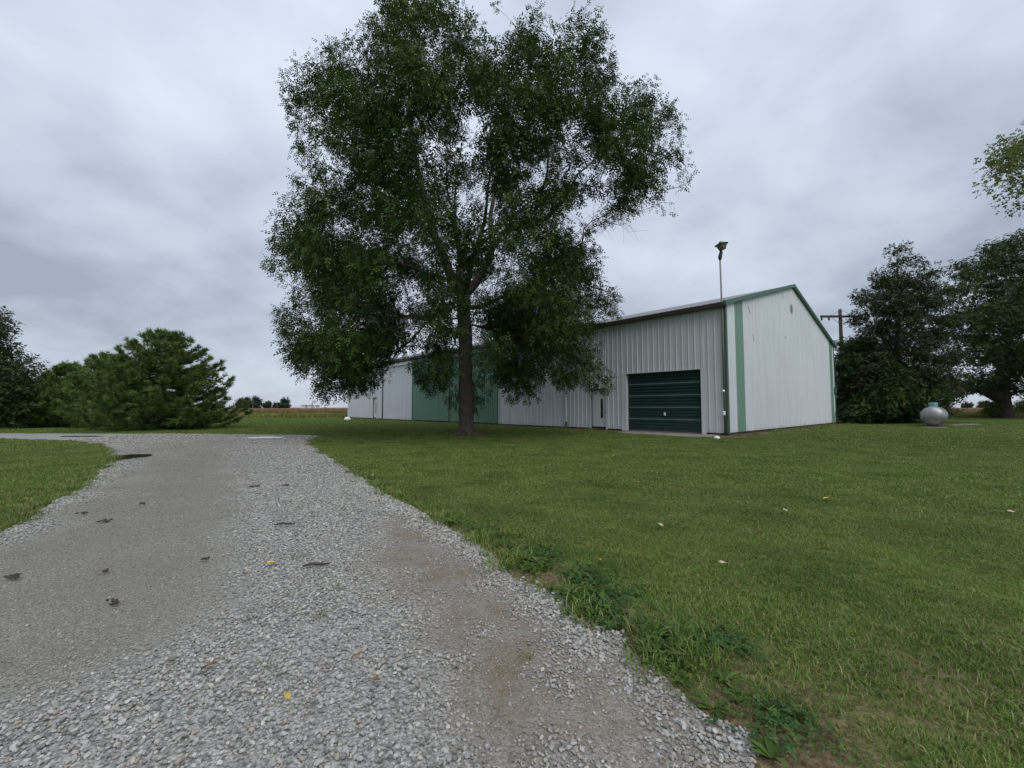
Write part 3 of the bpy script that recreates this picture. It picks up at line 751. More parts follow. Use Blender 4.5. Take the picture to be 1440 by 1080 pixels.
# rake trims on the gable end
def rake(x0, x1, s):
    ya, yb = (0.34, -WID / 2) if s > 0 else (-WID / 2, -WID - 0.34)
    def z(y): return EAVE + 0.09 + rise * (WID / 2 - abs(y + WID / 2))
    v_ = []
    for y in (ya, yb):
        for xx in (x0, x1):
            for dz_ in (-0.17, 0.02): v_.append((xx, y, z(y) + dz_))
    f = [[0, 1, 5, 4], [2, 6, 7, 3], [1, 3, 7, 5], [0, 4, 6, 2], [0, 2, 3, 1], [4, 5, 7, 6]]
    return build('rake_trim', v_, f, M['trim_green'], shed)
rake(-0.175, -0.045, 1); rake(-0.175, -0.045, -1); rake(LEN + 0.03, LEN + 0.16, 1); rake(LEN + 0.03, LEN + 0.16, -1)
# round louvre near the gable peak
gy_ = TG(1117.2); P = C0[:2] + d2 * gy_; gz_ = at(1117.2, 434.5, P[1])[2]
v_ = []; f = []
for j in range(16):
    t = 2 * math.pi * j / 16; v_ += [(-0.018, -gy_ + 0.20 * math.cos(t), gz_ + 0.30 * math.sin(t)), (-0.034, -gy_ + 0.17 * math.cos(t), gz_ + 0.26 * math.sin(t))]
for j in range(16):
    k = (j + 1) % 16; f.append([2 * j, 2 * k, 2 * k + 1, 2 * j + 1])
f.append([2 * j + 1 for j in range(16)])
build('gable_vent', v_, f, M['roof'], shed)

# overhead door: jamb casings, head, five ribbed sections
jw = 0.17
mb = MB(); mb.box((oh0 - 0.06, 0.024, 0.02), (oh0 + jw - 0.03, 0.05, z_oh + 0.03)); mb.build('door_jamb', M['trim_white'], shed)
mb = MB(); mb.box((oh1 - jw - 0.05, 0.024, 0.02), (oh1 + 0.06, 0.05, z_oh + 0.03)); mb.box((oh1 - jw - 0.05, -0.20, 0.02), (oh1 - jw - 0.02, 0.022, z_oh)); mb.build('door_jamb', M['trim_white'], shed)
MB().box((oh0 - 0.08, 0.026, z_oh - 0.03), (oh1 + 0.08, 0.054, z_oh + 0.012)).build('door_head', M['trim_white'], shed)
MB().box((oh0 + jw, -0.20, z_oh - 0.001), (oh1 - jw, 0.02, z_oh + 0.01)).build('head_soffit', M['trim_green'], shed)
oh = MB().box((oh0, -0.26, 0.05), (oh1, -0.25, z_oh + 0.1)).build('overhead_door', M['black'], shed)
o_a, o_b = oh0 + jw - 0.03, oh1 - jw - 0.02
sh = (z_oh - 0.07) / 5
for i in range(5):
    z0 = 0.07 + i * sh
    prof = [(-0.20, 0), (-0.145, 0.012), (-0.145, 0.05)]
    for rb in (0.25, 0.50, 0.75):
        h = sh * rb; prof += [(-0.145, h - 0.05), (-0.198, h - 0.03), (-0.198, h + 0.025), (-0.145, h + 0.035)]
    prof += [(-0.145, sh - 0.03), (-0.15, sh - 0.016), (-0.20, sh - 0.006)]
    v_, f = [], []
    for (y, h) in prof: v_ += [(o_a, y, z0 + h), (o_b, y, z0 + h)]
    f = [[2 * j, 2 * j + 1, 2 * j + 3, 2 * j + 2] for j in range(len(prof) - 1)]
    build('door_section', v_, f, M['dark_green'], oh)
    if i < 4: MB().box((o_a, -0.195, z0 + sh - 0.022), (o_b, -0.134, z0 + sh + 0.016)).build('section_seam', M['seam'], oh)
MB().box((o_a, -0.19, 0.035), (o_b, -0.135, 0.072)).build('bottom_seal', M['roof'], oh)
hx = T(932.5); hz = zpx(932.5, 582.2)
MB().box((hx - .045, -0.143, hz - .08), (hx + .045, -0.115, hz + .08)).box((hx - .02, -0.115, hz - .03), (hx + .02, -0.07, hz + .03)).build('handle', M['porcelain'], oh)
# walk doors
def walk_door(a0, a1, zt, hinge_far, lab):
    dd = MB().box((a0 + .02, -0.11, 0.08), (a1 - .02, -0.06, zt - .01)).build('walk_door', M['trim_white'], shed); dd['label'] = lab
    w_ = a1 - a0
    MB().box((a0 - .085, 0.024, 0.03), (a0 + .012, 0.045, zt + .05)).box((a1 - .012, 0.024, 0.03), (a1 + .085, 0.045, zt + .05)).build('door_frame', M['trim_white'], dd)
    MB().box((a0 - .12, 0.024, zt + .05), (a1 + .12, 0.10, zt + .105)).build('drip_cap', M['galv'], dd)
    xw = a0 + w_ * 0.34
    MB().box((xw - .075, -0.062, zt * 0.30), (xw + .075, -0.052, zt * 0.78)).build('window', M['glass_dark'], dd)
    hx_ = a0 + .085
    MB().tube([(hx_, -.061, zt * .43), (hx_, .01, zt * .43)], .05, 10).tube([(hx_, -.061, zt * .49), (hx_, -.03, zt * .49)], .04, 10).build('handle', M['galv'], dd)
walk_door(wd0, wd1, z_wd - 0.05, True, 'white walk door beside the dark green overhead door')
walk_door(sd0, sd1, z_sd - 0.05, True, 'small white walk door at the far end of the wall')
# sliding doors on an overhead track
zt = EAVE - 0.62
for a0, a1 in ((gd[0], gd[1]), (gd[1], gd[2])):
    d_ = MB().box((a0 + .012, 0.03, 0.12), (a1 - .012, 0.045, zt)).build('sliding_door', M['green'], shed)
    n_ = round((a1 - a0 - .2) / .72); s = (a1 - a0 - .2) / n_
    for i in range(n_):
        ribbed('door_panel', s, 0.15, zt - 0.03, M['green'], d_, (a0 + .1 + i * s, 0.048, 0), (1, 0, 0), (0, 1, 0), 0.055, s / 3, wide=True)
    MB().box((a0 + .015, 0.046, 0.115), (a0 + .1, 0.092, zt)).build('edge_trim', M['trim_green'], d_)
    MB().box((a1 - .1, 0.046, 0.115), (a1 - .015, 0.092, zt)).build('edge_trim', M['trim_green'], d_)
# wall behind the sliding doors and the track cover
MB().quad((gd[0], -0.004, FZ), (gd[2], -0.004, FZ), (gd[2], -0.004, TOPZ), (gd[0], -0.004, TOPZ)).build('backing_sheet', M['black'], shed)
tr1 = T(546)
MB().box((gd[0] - 0.3, 0.03, zt + .02), (gd[2], 0.16, zt + .26)).build('track_cover', M['trim_green'], shed)
MB().box((gd[2] + .01, 0.03, zt + .02), (tr1, 0.16, zt + .26)).build('track_cover', M['trim_white'], shed)
MB().box((gd[0] - 0.02, 0.001, zt + .26), (gd[2], 0.024, TOPZ)).build('header_sheet', M['green'], shed)
MB().box((gd[0] - .06, 0.026, FZ), (gd[0] - .004, 0.06, zt)).build('door_post', M['trim_white'], shed)
MB().box((gd[2] + .004, 0.026, FZ), (gd[2] + .06, 0.06, zt)).build('door_post', M['trim_white'], shed)
# downspouts
for tx, full, mt in ((t_spout, True, 'galv'), (t_sp2, False, 'trim_white')):
    mb = MB().tube([(tx, 0.30, GZ - .1), (tx, 0.28, GZ - .25), (tx, 0.09, GZ - .55), (tx, 0.08, 1.2 if full else .4)], 0.045, 8)
    d_ = mb.build('downspout', M['fascia'] if full else M[mt], shed)
    MB().tube([(tx, 0.08, 1.2 if full else .4), (tx, 0.08, 0.25), (tx, 0.14, 0.06)], 0.052, 8).build('spout_foot', M['fascia'], d_)
# scuffs hanging loose on the gable: a few bent sheet scratches
for px, py, dx, dz_ in ((1055, 431, .25, -.3), (1060, 471, .25, -.28), (1106, 473, .22, -.12), (1104, 412, .25, -.3)):
    y_ = TG(px); P = C0[:2] + d2 * y_; z_ = at(px, py, P[1])[2]
    MB().tube([(-.02, -y_, z_), (-.026, -y_ - dx * .6, z_ + dz_ * .4), (-.02, -y_ - dx, z_ + dz_)], .008, 4).build('loose_strip', M['galv'], shed)
# junction box and pipe at the far gable corner
y_ = TG(1173.5); P = C0[:2] + d2 * y_
MB().box((-.12, -y_ - .2, 2.3), (-.025, -y_ + .2, 2.75)).build('junction_box', M['trim_green'], shed)
# apron and bare earth round the foot
APR = ragged(APRON, .3, .04, 12); n_ = len(APR)
ap = build('concrete_apron', np.concatenate([np.column_stack([APR, np.full(n_, .03)]), np.column_stack([APR, np.full(n_, -.05)])]), [list(range(n_))] + [[i, i + n_, (i + 1) % n_ + n_, (i + 1) % n_] for i in range(n_)], M['concrete']); tag(ap, kind='structure')
def loc2w(x, y): return C0[:2] + d1 * x - d2 * y
sheet('bare_earth', [loc2w(-0.85, 1.15), loc2w(LEN + .5, 1.05), loc2w(LEN + .5, -.3), loc2w(0.3, -0.3), loc2w(.3, -WID - .6), loc2w(-0.95, -WID - .6)], 0.012, M['soil'], 4, 0.08, 0.4)

# ------------------------------------------------------------------ yard light at the near corner
mx, my = 0.085, 0.105
lampw = loc2w(mx, my)
pl = empty('yard_light', (lampw[0], lampw[1], 0))
tag(pl, 'tall thin yard light pole with a hooded lamp at the shed corner', 'yard light')
def zat(px, py): return at(px, py, lampw[1])[2]
zp = zat(1018.3, 365.0); zc1 = zat(1018.5, 357)
MB().tube([(0, 0, 2.0), (0, 0, EAVE - .5), (-.03, 0, zp)], [.042, .042, .034], 10).build('pole', M['galv'], pl, True)
MB().tube([(0, 0, 0), (0, 0, 2.0)], .032, 8).build('conduit', M['rust'], pl, True)
for zz in (zat(1020.6, 550), zat(1020, 582.5), zat(1020, 580)):
    MB().lathe([(0, -.06), (.05, -.055), (.065, 0), (.05, .055), (0, .06)], 10, (-.06, -.04, zz)).build('insulator', M['porcelain'], pl, True)
hxl = (1018.4 - 1018.0) / F * lampw[1]
MB().tube([(-.03, 0, zp - .02), (-.03, 0, zp + .10), (0.02, 0, zp + .30), (.03, 0, zp + .46)], [.05, .085, .075, .05], 12).build('ballast_housing', M['lamp_dark'], pl, True)
zb = zp + .42
bw = MB().lathe([(0.0, 0.04), (.15, .04), (.18, .07), (.215, .17), (.265, .28), (.29, .315)], 24, (.10, 0, zb)).build('bowl', M['bowl'], pl, True)
sh_ = MB().lathe([(.28, .295), (.325, .305), (.335, .325), (.26, .36), (.12, .39)], 24, (.10, 0, zb)).build('shade', M['lamp_dark'], pl, True)
cp_ = MB().lathe([(.13, .40), (.12, .45), (.07, .49), (0, .50)], 20, (.10, 0, zb)).build('photocell', M['tank'], pl, True)
for o_ in (bw, sh_, cp_):
    pv_ = Vector((.10, 0, zb)); o_.data.transform(Matrix.Translation(pv_) @ Matrix.Rotation(math.radians(-10), 4, 'Y') @ Matrix.Scale(.86, 4) @ Matrix.Translation(-pv_))
# pale jar or rock by the corner
p = gnd(1008, 617.6)
o = MB().lathe([(0, 0), (.10, 0), (.13, .05), (.09, .11), (0, .13)], 9).build('white_rock', M['porcelain'], None, True); o.location = (p[0], p[1], 0)
tag(o, 'small white rock on the grass at the near shed corner', 'rock')
p = gnd(488.5, 591.0)
o = MB().lathe([(0, 0), (.30, 0), (.33, .12), (.2, .3), (0, .34)], 9).build('white_rock', M['porcelain'], None, True); o.location = (p[0], p[1], 0)
tag(o, 'white rock at the far left corner of the shed', 'rock')

# ------------------------------------------------------------------ trees
def dome_pts(poly, depth, thick, n, seed, shell=0.75, mind=0.0, emax=None, zmin=0.35, power=0.5):
    r = np.random.default_rng(seed); poly = np.array(poly, float); lo, hi = poly.min(0), poly.max(0); out_ = []; cnt = 0
    emax = emax or 0.45 * min(hi - lo)
    acc = np.zeros((0, 3))
    for it in range(60):
        q_ = np.column_stack([r.uniform(lo[0], hi[0], 4000), r.uniform(lo[1], hi[1], 4000)]); q_ = q_[inside(poly, q_)]
        if len(q_) == 0: continue
        e_ = np.clip(edge_dist(poly, q_) / emax, 0, 1); t_ = thick * np.sqrt(1 - (1 - e_) ** 2) + 0.2
        # weight by local depth so that the volume fills evenly
        q_, t_ = q_[(k := r.random(len(q_)) < np.maximum(.42, t_ / (thick + .2)))], t_[k]
        off = t_ * np.sign(r.normal(size=len(q_))) * r.random(len(q_)) ** (power if shell else 1)
        for (px, py), o_ in zip(q_, off):
            P = at(px, py, depth + o_)
            if P[2] < zmin: continue
            if mind and len(acc) and np.min(((acc - P) ** 2).sum(1)) < mind * mind: continue
            acc = np.vstack([acc, P])
            if len(acc) >= n: return acc
        if not mind: pass
    return acc

class Field3:
    def __init__(s, seed, wl, n=28):
        r = np.random.default_rng(seed); k = r.normal(size=(n, 3)); k /= np.linalg.norm(k, axis=1)[:, None]
        s.k = k * (2 * np.pi / (wl * r.uniform(.7, 1.6, n)))[:, None]; s.p = r.uniform(0, 6.28, n); s.n = n
    def __call__(s, P): return np.sin(P @ s.k.T + s.p).sum(1) / math.sqrt(s.n / 2)
def grow(limbs, targets, step=0.45, bal=0.35, seed=0, sag=0.04, zlim=0.0):
    """limbs: list of polylines [(point, radius)]; the first starts at the ground. Every target is joined to the growing frame."""
    r = np.random.default_rng(seed)
    cap = 60000; P = np.zeros((cap, 3)); par = np.full(cap, -1); mr = np.zeros(cap); pl_ = np.zeros(cap); dr_ = np.zeros((cap, 3)); n = 0
    def add(p, pa, rad):
        nonlocal n
        P[n] = p; par[n] = pa; mr[n] = rad
        if pa >= 0:
            d = p - P[pa]; L = np.linalg.norm(d) + 1e-9; pl_[n] = pl_[pa] + L; dr_[n] = d / L
        else: dr_[n] = (0, 0, 1)
        n += 1; return n - 1
    for li, limb in enumerate(limbs):
        pts = [np.array(p_[0], float) for p_ in limb]; rad = [p_[1] for p_ in limb]
        if li == 0: cur = add(pts[0], -1, rad[0])
        else:
            k = np.argmin(((P[:n] - pts[0]) ** 2).sum(1)); cur = k
        for i in range(1, len(pts)):
            L = np.linalg.norm(pts[i] - P[cur]); m = max(1, int(L / step)); a0 = P[cur].copy(); r0 = rad[i - 1]
            for j in range(1, m + 1):
                t = j / m; jit = r.normal(size=3) * 0.03 * min(1, L) * (0 if j == m else 1)
                cur = add(a0 + (pts[i] - a0) * t + jit, cur, r0 + (rad[i] - r0) * t)
    nfix = n
    base_z = 0.0
    tips = []
    root = P[0] + [0, 0, 2.0]
    order = np.argsort(((targets - root) ** 2).sum(1))
    ok0 = 3
    for ti in order:
        t = targets[ti]
        d = t - P[:n]; L = np.linalg.norm(d, axis=1)
        al = (d * dr_[:n]).sum(1) / (L + 1e-9)
        cost = L * (1 + 0.5 * np.clip(0.3 - al, 0, 1.3)) + bal * pl_[:n]
        cost[:ok0] = 1e9
        if zlim: cost[(P[:n, 2] < zlim) & (mr[:n] > .035)] = 1e9
        k = int(np.argmin(cost)); L = L[k]; m = max(1, int(L / step)); a0 = P[k].copy(); ctl = a0 + dr_[k] * L * 0.35 + np.array([0, 0, sag * L]); cur = k
        for j in range(1, m + 1):
            s = j / m; q_ = (1 - s) ** 2 * a0 + 2 * s * (1 - s) * (0.5 * ctl + 0.5 * (a0 + t) / 2) + s * s * t
            if j < m: q_ = q_ + r.normal(size=3) * 0.05 * min(1, L)
            cur = add(q_, cur, 0)
        tips.append(cur)
    return P[:n].copy(), par[:n].copy(), mr[:n].copy(), np.array(tips)
def radii(P, par, mr, tip=0.008, ex=2.1):
    n = len(P); acc = np.zeros(n)
    for i in range(n - 1, -1, -1):
        if acc[i] == 0: acc[i] = tip ** ex
        if par[i] >= 0: acc[par[i]] += acc[i]
    return np.maximum(acc ** (1 / ex), mr)
def tubes(P, par, R, sel=None):
    V, Fc = [], []; n = 0
    dirs = np.zeros_like(P); 
    for i in range(len(P)):
        d = P[i] - P[par[i]] if par[i] >= 0 else np.array([0, 0, 1.0]); dirs[i] = d / (np.linalg.norm(d) + 1e-9)
    for i in range(len(P)):
        pa = par[i]
        if pa < 0 or (sel is not None and not sel[i]): continue
        k = 10 if R[i] > .12 else (6 if R[i] > .04 else (4 if R[i] > .015 else 3))
        r0 = min(R[pa], R[i] * 1.35 + .01); d0 = dirs[pa] if (dirs[pa] @ dirs[i]) > .6 else dirs[i]
        for p, d, rr in ((P[pa], d0, r0), (P[i], dirs[i], R[i])):
            a_ = np.cross(d, (0.0, 1.0, 0.02)); a_ = a_ / (np.linalg.norm(a_) + 1e-9) if np.linalg.norm(a_) > .05 else np.array([1.0, 0, 0]); b_ = np.cross(d, a_)
            for j in range(k):
                t = 2 * math.pi * j / k; V.append(p + rr * (a_ * math.cos(t) + b_ * math.sin(t)))
        for j in range(k): Fc.append([n + j, n + (j + 1) % k, n + k + (j + 1) % k, n + k + j])
        n += 2 * k
    return np.array(V), np.array(Fc)

def frames(d, up):
    x = d / (np.linalg.norm(d, axis=1)[:, None] + 1e-9); y = np.cross(up, x); y /= np.linalg.norm(y, axis=1)[:, None] + 1e-9
    z = np.cross(x, y); return np.stack([x, y, z], 2)
def leaves(name, pos, d, up, size, template, mat, parent, tint, seed=0):
    tv, tf = template; R = frames(d, up); n = len(pos); m = len(tv)
    V = np.einsum('nij,mj->nmi', R, tv) * size[:, None, None] + pos[:, None, :]
    Fc = (tf[None] + (np.arange(n) * m)[:, None, None]).reshape(-1, tf.shape[1])
    return build(name, V.reshape(-1, 3), Fc, mat, parent, attrs={'tint': np.repeat(tint, m)})
def frond(pairs=4, L=1.0, w=.30, lw=.11):
    V, Fc = [], []
    def lf(c, d, l, wd, z):
        s = np.array([-d[1], d[0]]); b = len(V)
        for q_, zz in ((c, 0), (c + d * l * .5 + s * wd / 2, z), (c + d * l, z * 1.5), (c + d * l * .5 - s * wd / 2, z)): V.append((q_[0], q_[1], zz - 0.25 * (q_[0]) ** 2))
        Fc.append([b, b + 1, b + 2, b + 3])
    for i in range(pairs):
        x = L * (.12 + .8 * i / pairs)
        for s in (-1, 1):
            dd = np.array([.55, s * .83]); lf(np.array([x, 0.0]), dd, w, lw, -.03)
    lf(np.array([L * .85, 0.0]), np.array([1.0, 0]), w, lw, -.05)
    return np.array(V), np.array(Fc)
FROND = frond(2, 1.0, .46, .25)
def broad():                       # spray of a few broad leaves
    V, Fc = [], []
    for (x, y, a_) in ((0, 0, .9), (.1, 0, -.9), (.45, .02, .5), (.5, -.02, -.6), (.7, 0, 0)):
        d = np.array([math.cos(a_), math.sin(a_)]); s = np.array([-d[1], d[0]]); b = len(V); c = np.array([x, y]); l = .42; w_ = .28
        for q_, z_ in ((c, 0), (c + d * l * .55 + s * w_ / 2, -.03), (c + d * l, -.12), (c + d * l * .55 - s * w_ / 2, -.03)): V.append((q_[0], q_[1], z_ - .15 * q_[0]))
        Fc.append([b, b + 1, b + 2, b + 3])
    return np.array(V), np.array(Fc)
BROAD = broad()
def tuft(n=7, spread=.6, w=.075, seed=0):
    r = np.random.default_rng(seed); V, Fc = [], []
    for i in range(n):
        a_ = 2 * math.pi * i / n + r.uniform(-.3, .3); c = spread * r.uniform(.35, 1); d = np.array([math.cos(c), math.sin(c) * math.cos(a_), math.sin(c) * math.sin(a_)]); s = np.cross(d, r.normal(size=3)); s /= np.linalg.norm(s)
        b = len(V); V += [(s * w / 2), (-s * w / 2), d * r.uniform(.8, 1.1)]; Fc.append([b, b + 1, b + 2])
    return np.array(V), np.array(Fc)
TUFT = tuft(7, .65, .11)
def clump_leaves(centers, per, sig, axis_xy, size, seed, droop=.6, flat=.75, tip_bias=None):
    """positions, directions, ups, sizes and tints of leaf sprays round clump centres"""
    r = np.random.default_rng(seed); n = len(centers); cnt = r.poisson(per, n); idx = np.repeat(np.arange(n), cnt); N = len(idx)
    sg = sig * r.uniform(.7, 1.3, n)[idx]
    off = r.normal(size=(N, 3)); off *= np.minimum(1, 1.75 / np.linalg.norm(off, axis=1))[:, None]; off *= sg[:, None]; off[:, 2] *= flat
    pos = centers[idx] + off
    outw = np.column_stack([pos[:, :2] - axis_xy, np.zeros(N)]); outw /= np.linalg.norm(outw, axis=1)[:, None] + 1e-6
    d = outw * .35 + off / (sg[:, None] + 1e-6) * .45 + r.normal(size=(N, 3)) * .75; d[:, 2] -= droop * r.uniform(.2, 1.4, N)
    up = np.column_stack([r.normal(size=(N, 2)) * .55, np.ones(N)])
    s = size * r.uniform(.65, 1.25, N)
    tint = np.clip(r.normal(.42, .16, n)[idx] + r.normal(0, .14, N), 0, 1)
    return pos, d, up, s, tint

# ---- the big locust
LD = 19.3
LOC_POLY = [(545, 2), (560, -12), (585, -22), (618, -18), (632, 2), (648, 4), (655, 26), (676, 30), (690, 20), (704, 26), (722, 42), (736, 28), (756, 30), (770, 46), (790, 48), (806, 34), (826, 18), (838, 22),
            (842, 48), (850, 76), (852, 106), (842, 122), (862, 138), (886, 132), (908, 130), (926, 126), (924, 150), (940, 162), (950, 180), (942, 206), (956, 236), (946, 262), (938, 286), (918, 276), (896, 292), (874, 292),
            (846, 300), (816, 318), (806, 336), (832, 364), (834, 386), (822, 408), (866, 416), (862, 432), (838, 440), (822, 470), (836, 506), (842, 542), (822, 526), (806, 522), (786, 540), (752, 548), (706, 552), (690, 566), (652, 584),
            (632, 576), (618, 548), (596, 528), (586, 496), (566, 474), (548, 492), (528, 528), (496, 548), (464, 552), (452, 522), (426, 516), (414, 492), (410, 470), (402, 454), (418, 438), (424, 418), (414, 386), (388, 374), (396, 346),
            (400, 326), (392, 292), (412, 284), (420, 264), (446, 250), (432, 216), (424, 200), (422, 152), (408, 126), (418, 96), (440, 92), (474, 72), (492, 80), (520, 42), (540, 34)]
def L_(px, py, off=0.0): return at(px, py, LD + off)
base = gnd(655.5, 612.5); LD = base[1]
loc_limbs = [
    [((base[0], base[1], -.05), .54), ((base[0], base[1], .14), .43), ((base[0] + .01, base[1], .45), .335), (L_(655, 575), .325), (L_(655, 520), .31), (L_(654, 460), .30), (L_(652, 418), .30)],
    [(L_(652, 418), .25), (L_(640, 396, -.1), .24), (L_(627, 368, -.2), .20), (L_(611, 330, -.3), .165), (L_(598, 286, -.3), .14), (L_(586, 230, -.2), .11), (L_(578, 170, 0), .08), (L_(574, 90, 0), .045), (L_(580, 30, 0), .02)],
    [(L_(652, 418), .22), (L_(668, 400, .1), .19), (L_(683, 372, .2), .17), (L_(692, 350, .2), .15), (L_(705, 328, .1), .13), (L_(735, 316, 0), .11), (L_(770, 306, -.2), .10), (L_(797, 275, -.3), .07), (L_(812, 245, -.3), .05), (L_(850, 215, -.3), .025)],
    [(L_(692, 350, .2), .12), (L_(690, 300, .8), .10), (L_(700, 240, 1.2), .08), (L_(712, 180, 1.4), .06), (L_(716, 110, 1.4), .03)],
    [(L_(611, 330, -.3), .11), (L_(575, 300, -1), .085), (L_(530, 268, -1.6), .06), (L_(488, 232, -2), .03)],
    [(L_(653, 460), .13), (L_(640, 470, -.3), .12), (L_(612, 452, -.7), .10), (L_(584, 444, -1), .085), (L_(548, 448, -1.2), .06), (L_(505, 440, -1.4), .03)],
    [(L_(652, 430), .12), (L_(676, 432, .3), .10), (L_(705, 418, .6), .08), (L_(745, 414, .8), .06), (L_(795, 425, 1.0), .03)],
    [(L_(652, 418), .15), (L_(660, 385, -1.8), .12), (L_(672, 345, -3.4), .09), (L_(684, 290, -4.6), .05), (L_(690, 240, -5.0), .025)],
    [(L_(652, 418), .15), (L_(648, 372, 1.8), .12), (L_(640, 320, 3.5), .09), (L_(640, 260, 4.8), .05), (L_(650, 200, 5.2), .025)],
    [(L_(648, 380, 1.4), .10), (L_(690, 330, 3.4), .08), (L_(750, 280, 4.6), .05), (L_(800, 230, 5), .025)],
    [(L_(640, 396, -.1), .10), (L_(600, 385, -2), .08), (L_(560, 370, -3.4), .055), (L_(520, 365, -4.2), .03)],
    [(L_(735, 316, 0), .08), (L_(760, 285, -1.5), .06), (L_(770, 240, -2.6), .04), (L_(772, 180, -3), .02)],
    [(L_(598, 286, -.3), .08), (L_(560, 230, .8), .06), (L_(520, 180, 1.6), .04), (L_(480, 140, 2), .02)],
]
for a_ in (0.3, 1.5, 2.6, 3.7, 4.6, 5.6):
    ca, sa_ = math.cos(a_), math.sin(a_)
    loc_limbs.append([((base[0] + .2 * ca, base[1] + .2 * sa_, .22), .2), ((base[0] + .45 * ca, base[1] + .45 * sa_, .09), .13), ((base[0] + .8 * ca, base[1] + .8 * sa_, -.0), .07), ((base[0] + 1.1 * ca, base[1] + 1.1 * sa_, -.06), .04)])
tgt = dome_pts(LOC_POLY, LD, 6.4, 1900, 11, mind=0.39, emax=110, zmin=1.2, power=.38)
tgt = tgt[Field3(3, 2.6)(tgt) > -.30]
LOBES = [([(405, 440), (470, 430), (540, 440), (585, 470), (560, 475), (545, 495), (525, 528), (496, 548), (464, 552), (452, 522), (426, 516), (410, 480)], 3.2, 105, 0),
         ([(690, 450), (760, 440), (860, 415), (862, 432), (838, 440), (822, 470), (836, 506), (842, 542), (822, 526), (806, 522), (786, 540), (752, 548), (706, 552), (690, 566)], 3.0, 115, 0),
         ([(590, 480), (640, 470), (645, 572), (618, 548), (598, 528)], 1.6, 40, 2.4), ([(392, 300), (450, 270), (520, 330), (500, 420), (425, 430), (414, 386), (388, 372)], 3.0, 30, 0),
         ([(700, 415), (722, 420), (735, 450), (720, 478), (696, 470), (688, 440)], .9, 22, -2.0), ([(440, 330), (590, 335), (615, 400), (560, 445), (450, 440)], 3.2, 60, .8), ([(690, 370), (828, 345), (834, 400), (862, 420), (700, 450)], 2.8, 75, .6), ([(600, 420), (648, 400), (640, 470), (600, 480)], 1.8, 18, 2.2)]
for (pg, th_, nn_, of_) in LOBES: lob = dome_pts(pg, LD + of_, th_, int(nn_ * 1.4), 90 + nn_, mind=.36, emax=45, zmin=1.0); tgt = np.concatenate([tgt, lob[Field3(nn_, 1.6)(lob) > -.45]])
pj = proj(tgt); tgt = tgt[~((np.abs(pj[:, 0] - 656) < 24) & (pj[:, 1] > 440) & (tgt[:, 1] < LD + 1.0))]
# thin the heart of the crown so the limbs and the sky show
pj = proj(tgt); rr_ = np.random.default_rng(4)
heart = np.exp(-(((pj[:, 0] - 690) / 110) ** 2 + ((pj[:, 1] - 320) / 95) ** 2)); keep = rr_.random(len(tgt)) > heart * 0.55
low = (pj[:, 1] > 395) & (pj[:, 1] < 500) & (pj[:, 0] > 560) & (pj[:, 0] < 690); keep &= ~(low & (rr_.random(len(tgt)) < .5))
tgt = tgt[keep]; print('locust clumps', len(tgt))
# sprigs that break the outline of the crown
rs = np.random.default_rng(77); qs = np.column_stack([rs.uniform(375, 975, 9000), rs.uniform(-40, 600, 9000)]); LP = np.array(LOC_POLY, float)
qs = qs[~inside(LP, qs)]; qs = qs[(edge_dist(LP, qs) < 13) & (edge_dist(LP, qs) > 2)]; qs = qs[rs.permutation(len(qs))[:230]]
spr = np.array([at(px, py, LD + rs.normal() * 1.2) for px, py in qs]); spr = spr[(spr[:, 2] > 1.4) & (np.abs(qs[:, 0] - 650) > 40)]
pj = proj(tgt); rl = np.random.default_rng(55)
thin = ((pj[:, 0] > 690) & (pj[:, 1] > 474) & (rl.random(len(tgt)) < .52)) | ((pj[:, 0] > 575) & (pj[:, 0] < 690) & (pj[:, 1] > 490) & (rl.random(len(tgt)) < .5))
tgt = tgt[~thin]
nmain = len(tgt); tgt = np.concatenate([tgt, spr])
P_, pa_, mr_, tips = grow(loc_limbs, tgt, .45, .30, 5, zlim=at(655, 475, LD)[2])
R_ = radii(P_, pa_, mr_, .0075, 2.25)
tree = empty('locust_tree', (base[0], base[1], 0))
tag(tree, 'tall dark green locust tree standing on the lawn before the shed', 'tree')
def rel(V, o): return np.asarray(V) - np.array(o.location)
V, Fc = tubes(P_, pa_, R_); build('trunk', rel(V, tree), Fc, M['bark'], tree, True)
b1 = clump_leaves(spr, 15, .17, base[:2], .20, 9, .5, 1.0); b0 = clump_leaves(tgt[:nmain], 74, .33, base[:2], .225, 8, .50, .85)
pos, d, up, s, tint = [np.concatenate(q_) for q_ in zip(b0, b1)]
okz = pos[:, 2] > .9
leaves('crown', rel(pos[okz], tree), d[okz], up[okz], s[okz], FROND, M['locust'], tree, tint[okz])
